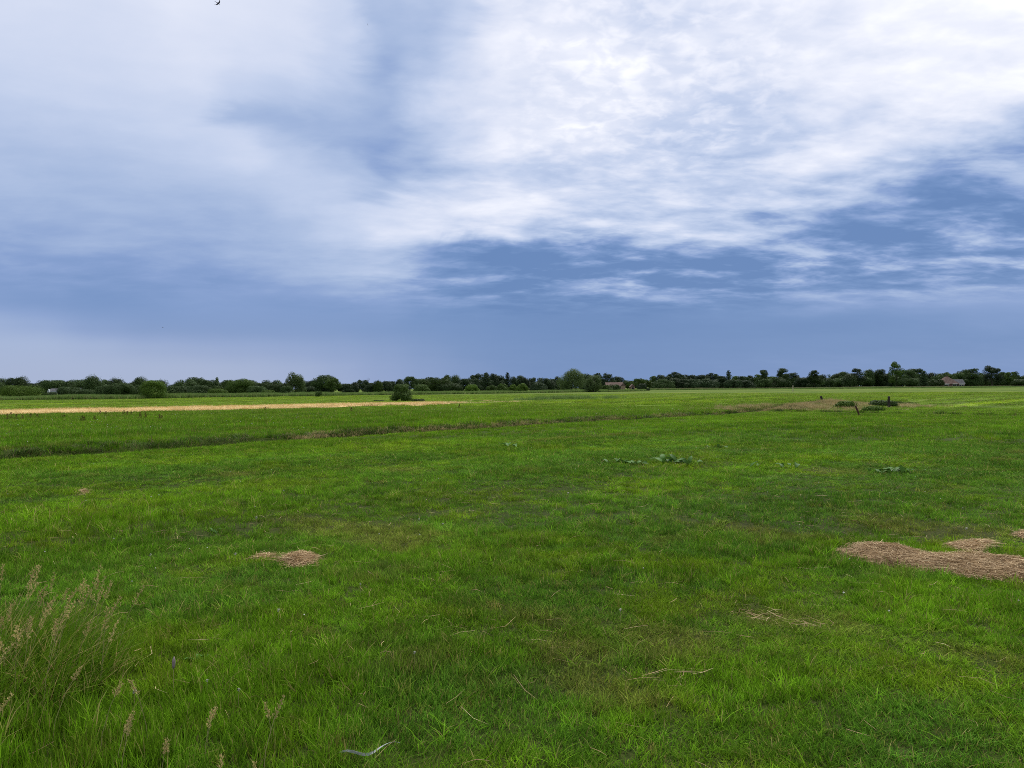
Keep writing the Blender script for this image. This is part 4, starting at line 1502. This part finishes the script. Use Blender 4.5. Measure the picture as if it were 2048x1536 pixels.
# ---------------------------------------------------------------- tall tussock at the lower left
g = np.random.default_rng(90)
n = 9000
a = g.random(n) * 6.283
r = np.sqrt(g.random(n))
bx = TUSS[0] + r * np.cos(a) * 0.92
by = TUSS[1] + r * np.sin(a) * 0.80
h = (0.22 + 0.29 * g.random(n)) * (1.08 - 0.45 * r ** 2)
base = np.stack([bx, by, height(bx, by) - 0.02], -1)
org = np.array([TUSS[0], TUSS[1], hz_(*TUSS)])
V, T, k = blades(base - org, h, 0.005 + 0.005 * g.random(n), 0.08 + 0.34 * g.random(n), 0.10 + 0.80 * g.random(n) ** 1.6,
                 g.normal(0.3, 1.5, n), g.random(n) * 6.283)
tall = empty('tall_grass', tuple(org))
bo = obj('blades', np_mesh('blades', V, T, M_TALL, {'bv': ('FLOAT', np.repeat(g.random(n), k).astype(np.float32))}), tall)
bo['kind'] = 'stuff'
tag(tall, 'tall uncut grass tussock in the lower left corner', 'grass')


def stalk(x, y, H, lean, az_, plume, fat, label, group, seed):
    g = random.Random(seed)
    z = hz_(x, y)
    e = empty('grass_stalk', (x, y, z))
    dx, dy = math.cos(az_), math.sin(az_)
    P = lambda t: Vector((dx * H * lean * t * t, dy * H * lean * t * t, H * t * (1 - 0.25 * lean * t)))
    mb = MB()
    mb.tube([P(t) for t in (0, 0.35, 0.7, 0.98)], [0.0017, 0.0016, 0.0014, 0.0010], 4)
    mb.build('stem', M_STALK, e)
    mb = MB()
    nb = 13
    for bi in range(nb):
        f = bi / nb
        t = 1 - plume / H * (1 - f)
        c = P(t)
        a = bi * 2.3 + g.random() * 1.2
        bl = (fat * 2.6 * (1 - f) ** 0.7 + 0.006) * g.uniform(0.6, 1.15)
        d = Vector((math.cos(a) * 0.75 + dx * 0.4, math.sin(a) * 0.75 + dy * 0.4, 1.0)).normalized()
        for q in range(5 + int(bl * 420)):
            w = g.random() ** 0.8
            b = c + d * bl * w + Vector((g.gauss(0, 1), g.gauss(0, 1), g.gauss(0, 1))) * 0.0022
            dd = (d + Vector((g.gauss(0, 0.35), g.gauss(0, 0.35), g.gauss(0, 0.3)))).normalized()
            l = 0.006 + 0.007 * g.random()
            s = dd.cross(Vector((g.random() - 0.5, g.random() - 0.5, 0.3))).normalized() * (0.0008 + 0.0009 * g.random())
            mb.poly([b - s * 0.5, b + s * 0.5, b + dd * l * 0.6 + s, b + dd * l, b + dd * l * 0.6 - s])
    mb.build('seed_head', M_PLUME, e)
    tag(e, label, 'grass stalk', group)


gs = random.Random(12)
for i in range(84):
    a = gs.random() * 6.283
    r = math.sqrt(gs.random())
    x = TUSS[0] + math.cos(a) * r * 0.95
    y = TUSS[1] + math.sin(a) * r * 0.80
    stalk(x, y, 0.36 + 0.24 * gs.random(), 0.10 + 0.35 * gs.random(), gs.gauss(0.2, 0.9), 0.08 + 0.06 * gs.random(), 0.003 + 0.006 * gs.random(),
          'tan feathery seed head rising from the tall grass tussock at lower left', 'seed heads of the tussock', 500 + i)
for i in range(22):
    x = -2.6 + 1.7 * gs.random() ** 1.4
    y = 2.75 + 0.75 * gs.random()
    stalk(x, y, 0.20 + 0.20 * gs.random(), 0.1 + 0.4 * gs.random(), gs.random() * 6.28, 0.05 + 0.05 * gs.random(), 0.002 + 0.0035 * gs.random(),
          'small tan grass seed stalk along the bottom edge left of centre', 'seed stalks at the bottom edge', 600 + i)

x, y = at(347, 1395)
e = empty('plantain_stalk', (x, y, hz_(x, y)))
mb = MB()
mb.tube([(0, 0, 0), (0, 0, 0.16)], [0.0015, 0.0012], 5)
mb.build('stem', M_STALK, e)
mb = MB()
mb.tube([(0, 0, 0.15), (0.001, 0, 0.165), (0.002, 0, 0.19), (0.003, 0, 0.205), (0.004, 0, 0.215)], [0.003, 0.008, 0.0085, 0.006, 0.002], 9, True, 0.15)
mb.build('flower_spike', plain('grey_mauve_spike', (0.20, 0.15, 0.15), (0.30, 0.24, 0.23), 60, 0.9), e, smooth=True)
tag(e, 'single greyish mauve grass spike right of the tall tussock', 'plant')

# ---------------------------------------------------------------- clover flowers
def clover(px, py, size, label):
    x, y = at(px, py, 0.09)
    z = hz_(x, y)
    e = empty('clover_flower', (x, y, z))
    mb = MB()
    mb.tube([(0, 0, 0), (0.003, 0.002, 0.10)], [0.0012, 0.001], 5)
    mb.build('stem', M_STALK, e)
    mb = MB()
    g = random.Random(int(px * 7 + py))
    for i in range(46):
        d = Vector((g.gauss(0, 1), g.gauss(0, 1), g.gauss(0.35, 0.8))).normalized()
        c = Vector((0.003, 0.002, 0.105))
        s = d.cross(Vector((0.2, 0.5, 0.8))).normalized() * size * 0.18
        mb.poly([c + d * size * 0.25 - s * 0.6, c + d * size * 0.25 + s * 0.6, c + d * size * 0.9 + s, c + d * size * 1.05, c + d * size * 0.9 - s])
    mb.build('flower_head', M_WHITE, e)
    tag(e, label, 'flower')


for px, py, s, lab in [
    (828, 1308, 0.010, 'white clover flower near the middle of the lower foreground'),
    (556, 1222, 0.012, 'white clover flower below the two small hay heaps'),
    (268, 1390, 0.013, 'large white clover flower at the right foot of the tall tussock'),
    (476, 1384, 0.010, 'white clover flower right of the greyish mauve spike'),
    (413, 1366, 0.009, 'creamy clover flower between the mauve spike and its white neighbour'),
    (470, 1109, 0.014, 'white clover flower just left of the small hay heaps'),
    (1933, 1056, 0.016, 'white clover flower beyond the large hay patch'),
    (1240, 1222, 0.011, 'white clover flower in the grass right of centre'),
    (300, 1110, 0.013, 'white clover flower beyond the tall tussock'),
    (720, 1170, 0.009, 'small white clover flower right of the small hay heaps'),
    (512, 1036, 0.016, 'white clover flower in the bright green grass left of centre'),
    (1136, 986, 0.018, 'white clover flower out in the meadow near the picture centre')]:
    clover(px, py, s, lab)

# clover beyond the ditch: a haze of white dots nobody could count
g = np.random.default_rng(31)
k = 1500
u0 = -30 + 75 * g.random(k)
n0 = DITCH_N + 2 + 24 * g.random(k) ** 1.4
kk_ = vnoise(u0 * 0.25, n0 * 0.35, 40) + 0.3 * g.random(k) > 0.72
u0, n0 = u0[kk_], n0[kk_]
x, y = xy(u0, n0)
x5, y5 = sector(4, 20, 0.35, 0.7, seed=41)
x, y = np.concatenate([x, x5]), np.concatenate([y, y5])
rr = np.hypot(x, y)
k = len(x)
c = np.stack([x, y, height(x, y) + np.where(rr < 20, 0.09, 0.20)], -1)
s = np.where(rr < 20, 0.007, 0.013)[:, None] * (0.7 + 0.6 * g.random(k))[:, None]
octa = np.array([(1, 0, 0), (-1, 0, 0), (0, 1, 0), (0, -1, 0), (0, 0, 1), (0, 0, -1)], float)
V = (c[:, None, :] + octa[None] * s[:, None, :]).reshape(-1, 3)
T = np.array([(0, 2, 4), (2, 1, 4), (1, 3, 4), (3, 0, 4), (2, 0, 5), (1, 2, 5), (3, 1, 5), (0, 3, 5)])[None] + (np.arange(k) * 6)[:, None, None]
o = obj('clover_blossoms', np_mesh('clover_blossoms', V, T.reshape(-1, 3), M_WHITE))
tag(o, 'sprinkle of tiny white clover blossoms over the fields', 'flowers', kind='stuff')

# ---------------------------------------------------------------- broad leaved docks
def leaf_mesh(L, W, droop, seed):
    g = random.Random(seed)
    V, Fc = [], []
    prof = [0.15, 0.75, 1.0, 0.85, 0.5, 0.05]
    for i, p in enumerate(prof):
        t = i / 5
        zc = L * (0.75 * t - droop * t * t) + 0.01
        xo = L * (0.75 * t + 0.1 * t * t)
        w = W * 0.5 * p
        wob = g.uniform(-0.01, 0.01)
        V += [(xo, -w, zc + 0.25 * w + wob), (xo, 0, zc), (xo, w, zc + 0.25 * w - wob)]
    for i in range(5):
        a = i * 3
        Fc += [(a, a + 1, a + 4, a + 3), (a + 1, a + 2, a + 5, a + 4)]
    me = bpy.data.meshes.new('leaf')
    me.from_pydata(V, [], Fc)
    me.materials.append(M_DOCK)
    for p in me.polygons:
        p.use_smooth = True
    return me


LEAVES = [leaf_mesh(0.30, 0.10, 0.55, 1), leaf_mesh(0.36, 0.12, 0.85, 2), leaf_mesh(0.26, 0.09, 0.35, 3)]


def dock(px, py, size, k, spread, label):
    x, y = at(px, py)
    e = empty('dock_plant', (x, y, hz_(x, y)))
    g = random.Random(int(px + py))
    for i in range(k):
        o = obj('leaf', LEAVES[i % 3], e, (g.gauss(0, spread), g.gauss(0, spread * 0.5), 0.0))
        o.rotation_euler = (g.gauss(0, 0.2), g.uniform(-0.3, 0.25), g.random() * 6.283)
        q = size * g.uniform(0.75, 1.2)
        o.scale = (q, q, q)
    tag(e, label, 'weed')


dock(1240, 928, 1.0, 8, 0.14, 'broad leaved dock plant, left one of the pair in mid meadow')
dock(1350, 928, 1.05, 15, 0.26, 'largest broad leaved dock plant in the middle of the meadow')
dock(1272, 929, 0.7, 3, 0.06, 'small broad leaved sprig between the two mid meadow docks')
dock(1788, 942, 1.05, 12, 0.22, 'broad leaved dock plant in the meadow towards the right edge')
dock(1755, 943, 0.8, 4, 0.08, 'small dock sprig just left of the right hand dock plant')
dock(1018, 895, 1.0, 5, 0.06, 'dark dock plant at the middle of the meadow near the brown streak')
dock(1565, 933, 0.8, 7, 0.3, 'straggling dock plant between the large dock and the right one')
dock(1420, 896, 0.8, 5, 0.3, 'straggling dock farther out behind the largest dock')
dock(430, 1062, 0.30, 5, 0.05, 'low broad leaved weed in the grass left of centre')
dock(396, 1322, 0.32, 6, 0.03, 'tiny dark leaved weed right of the tall tussock')

# rusty dock stalks along the straw
def rust(px, base, top, label, group, seed):
    x, y = at(px, base)
    z = hz_(x, y)
    H = (base - top) / F * y
    e = empty('dock_stalk', (x, y, z))
    g = random.Random(seed)
    mb = MB()
    mb.tube([(0, 0, 0), (0.02, 0, H * 0.5), (0.03, 0, H)], [0.012, 0.01, 0.006], 5)
    mb.build('stem', M_RUST, e)
    mb = MB()
    for i in range(90):
        t = 0.25 + 0.75 * g.random()
        a = g.random() * 6.283
        r = 0.075 * (1.1 - t) + 0.015
        c = Vector((0.03 * t + math.cos(a) * r, math.sin(a) * r, H * t))
        d = Vector((math.cos(a) * 0.4, math.sin(a) * 0.4, 1)).normalized() * 0.04
        s = d.cross(Vector((g.random(), g.random(), 0.2))).normalized() * 0.018
        mb.poly([c - s, c + d * 0.4 - s * 0.6, c + d, c + d * 0.4 + s])
    mb.build('seed_head', M_RUST, e)
    tag(e, label, 'weed', group)


for i, (px, b, t) in enumerate([(14, 842, 828), (21, 840, 825), (32, 842, 828), (44, 841, 830), (60, 838, 828), (74, 838, 829), (127, 838, 828), (163, 845, 831), (168, 842, 832), (188, 842, 831),
                                (200, 831, 821), (211, 832, 822), (247, 831, 820), (254, 833, 822), (262, 832, 823), (280, 838, 823), (290, 837, 824), (317, 840, 828), (322, 841, 830), (530, 826, 815), (702, 828, 816), (918, 818, 809)]):
    rust(px, b, t, 'rusty brown dock stalk standing before the golden straw strip', 'rusty dock stalks', 700 + i)

# ---------------------------------------------------------------- strip of white plastic film in the grass
x0, y0 = at(678, 1484, 0.05)
x1, y1 = at(800, 1476, 0.05)
e0 = (x0, y0, hz_(x0, y0))
V, Fq = [], []
for i in range(13):
    t = i / 12
    cx = (x1 - x0) * t
    cy = (y1 - y0) * t - 0.035 * math.sin(math.pi * min(1, t * 1.5))
    cz = 0.026 + 0.014 * math.sin(t * 9) + 0.02 * t
    w = 0.0040 * (0.5 + math.sin(math.pi * (0.12 + 0.8 * t)))
    tw = 0.5 + 1.0 * math.sin(t * 5)
    V += [(cx, cy - w * math.cos(tw), cz - w * math.sin(tw)), (cx, cy + w * math.cos(tw), cz + w * math.sin(tw))]
for i in range(12):
    Fq.append((2 * i, 2 * i + 1, 2 * i + 3, 2 * i + 2))
me = bpy.data.meshes.new('plastic_strip')
me.from_pydata(V, [], Fq)
me.materials.append(M_PLASTIC)
sol = obj('plastic_strip', me, None, e0)
md = sol.modifiers.new('thickness', 'SOLIDIFY')
md.thickness = 0.0012
tag(sol, 'narrow curled strip of white film lying in the grass at bottom centre', 'strip')

# ---------------------------------------------------------------- birds
def bird(px, py, dist, size, heading, bank, wing_up, label):
    d = ray(px, py).normalized()
    p = Vector((0, 0, EYE)) + d * dist
    e = empty('bird', tuple(p))
    mb = MB()
    L = size
    pts = [(-0.62, 0.02), (-0.42, 0.045), (-0.15, 0.10), (0.10, 0.12), (0.28, 0.085), (0.38, 0.07), (0.46, 0.035), (0.53, 0.005)]
    mb.tube([(x * L, 0, 0) for x, r in pts], [r * L for x, r in pts], 8)
    # forked tail
    mb.poly([(-0.5 * L, -0.03 * L, 0.0), (-0.5 * L, 0.03 * L, 0.0), (-0.85 * L, 0.12 * L, 0.0), (-0.72 * L, 0, 0), (-0.85 * L, -0.12 * L, 0.0)])
    mb.build('body', M_BIRD, e, smooth=True)
    for s in (-1, 1):
        mb = MB()
        prof = [(0.0, 0.22, -0.12), (0.35, 0.26, -0.06), (0.75, 0.10, -0.10), (1.05, -0.22, -0.32)]
        for k in range(3):
            (a, f0, b0), (c, f1, b1) = prof[k], prof[k + 1]
            za, zb = a * wing_up * L, c * wing_up * L
            for dz in (0.0, 0.012 * L):
                mb.poly([(f0 * L, s * a * L, za + dz), (f1 * L, s * c * L, zb + dz), (b1 * L, s * c * L, zb + dz), (b0 * L, s * a * L, za + dz)])
        mb.build('wing', M_BIRD, e)
    e.rotation_euler = (bank, 0.0, heading)
    tag(e, label, 'bird')


b = bird(436, 6.5, 30, 0.145, 0, 0, 0.1, 'dark swallow like bird flying at the top left edge of the sky')
bpy.data.objects['bird'].rotation_euler = (1.15, 0.50, 0.15)
bird(735.5, 50, 75, 0.14, 1.4, 1.3, 0.3, 'tiny bird speck high in the sky right of the larger bird')
bird(325.5, 655, 70, 0.11, 0.3, 0.3, 0.3, 'tiny dark bird low over the left trees')
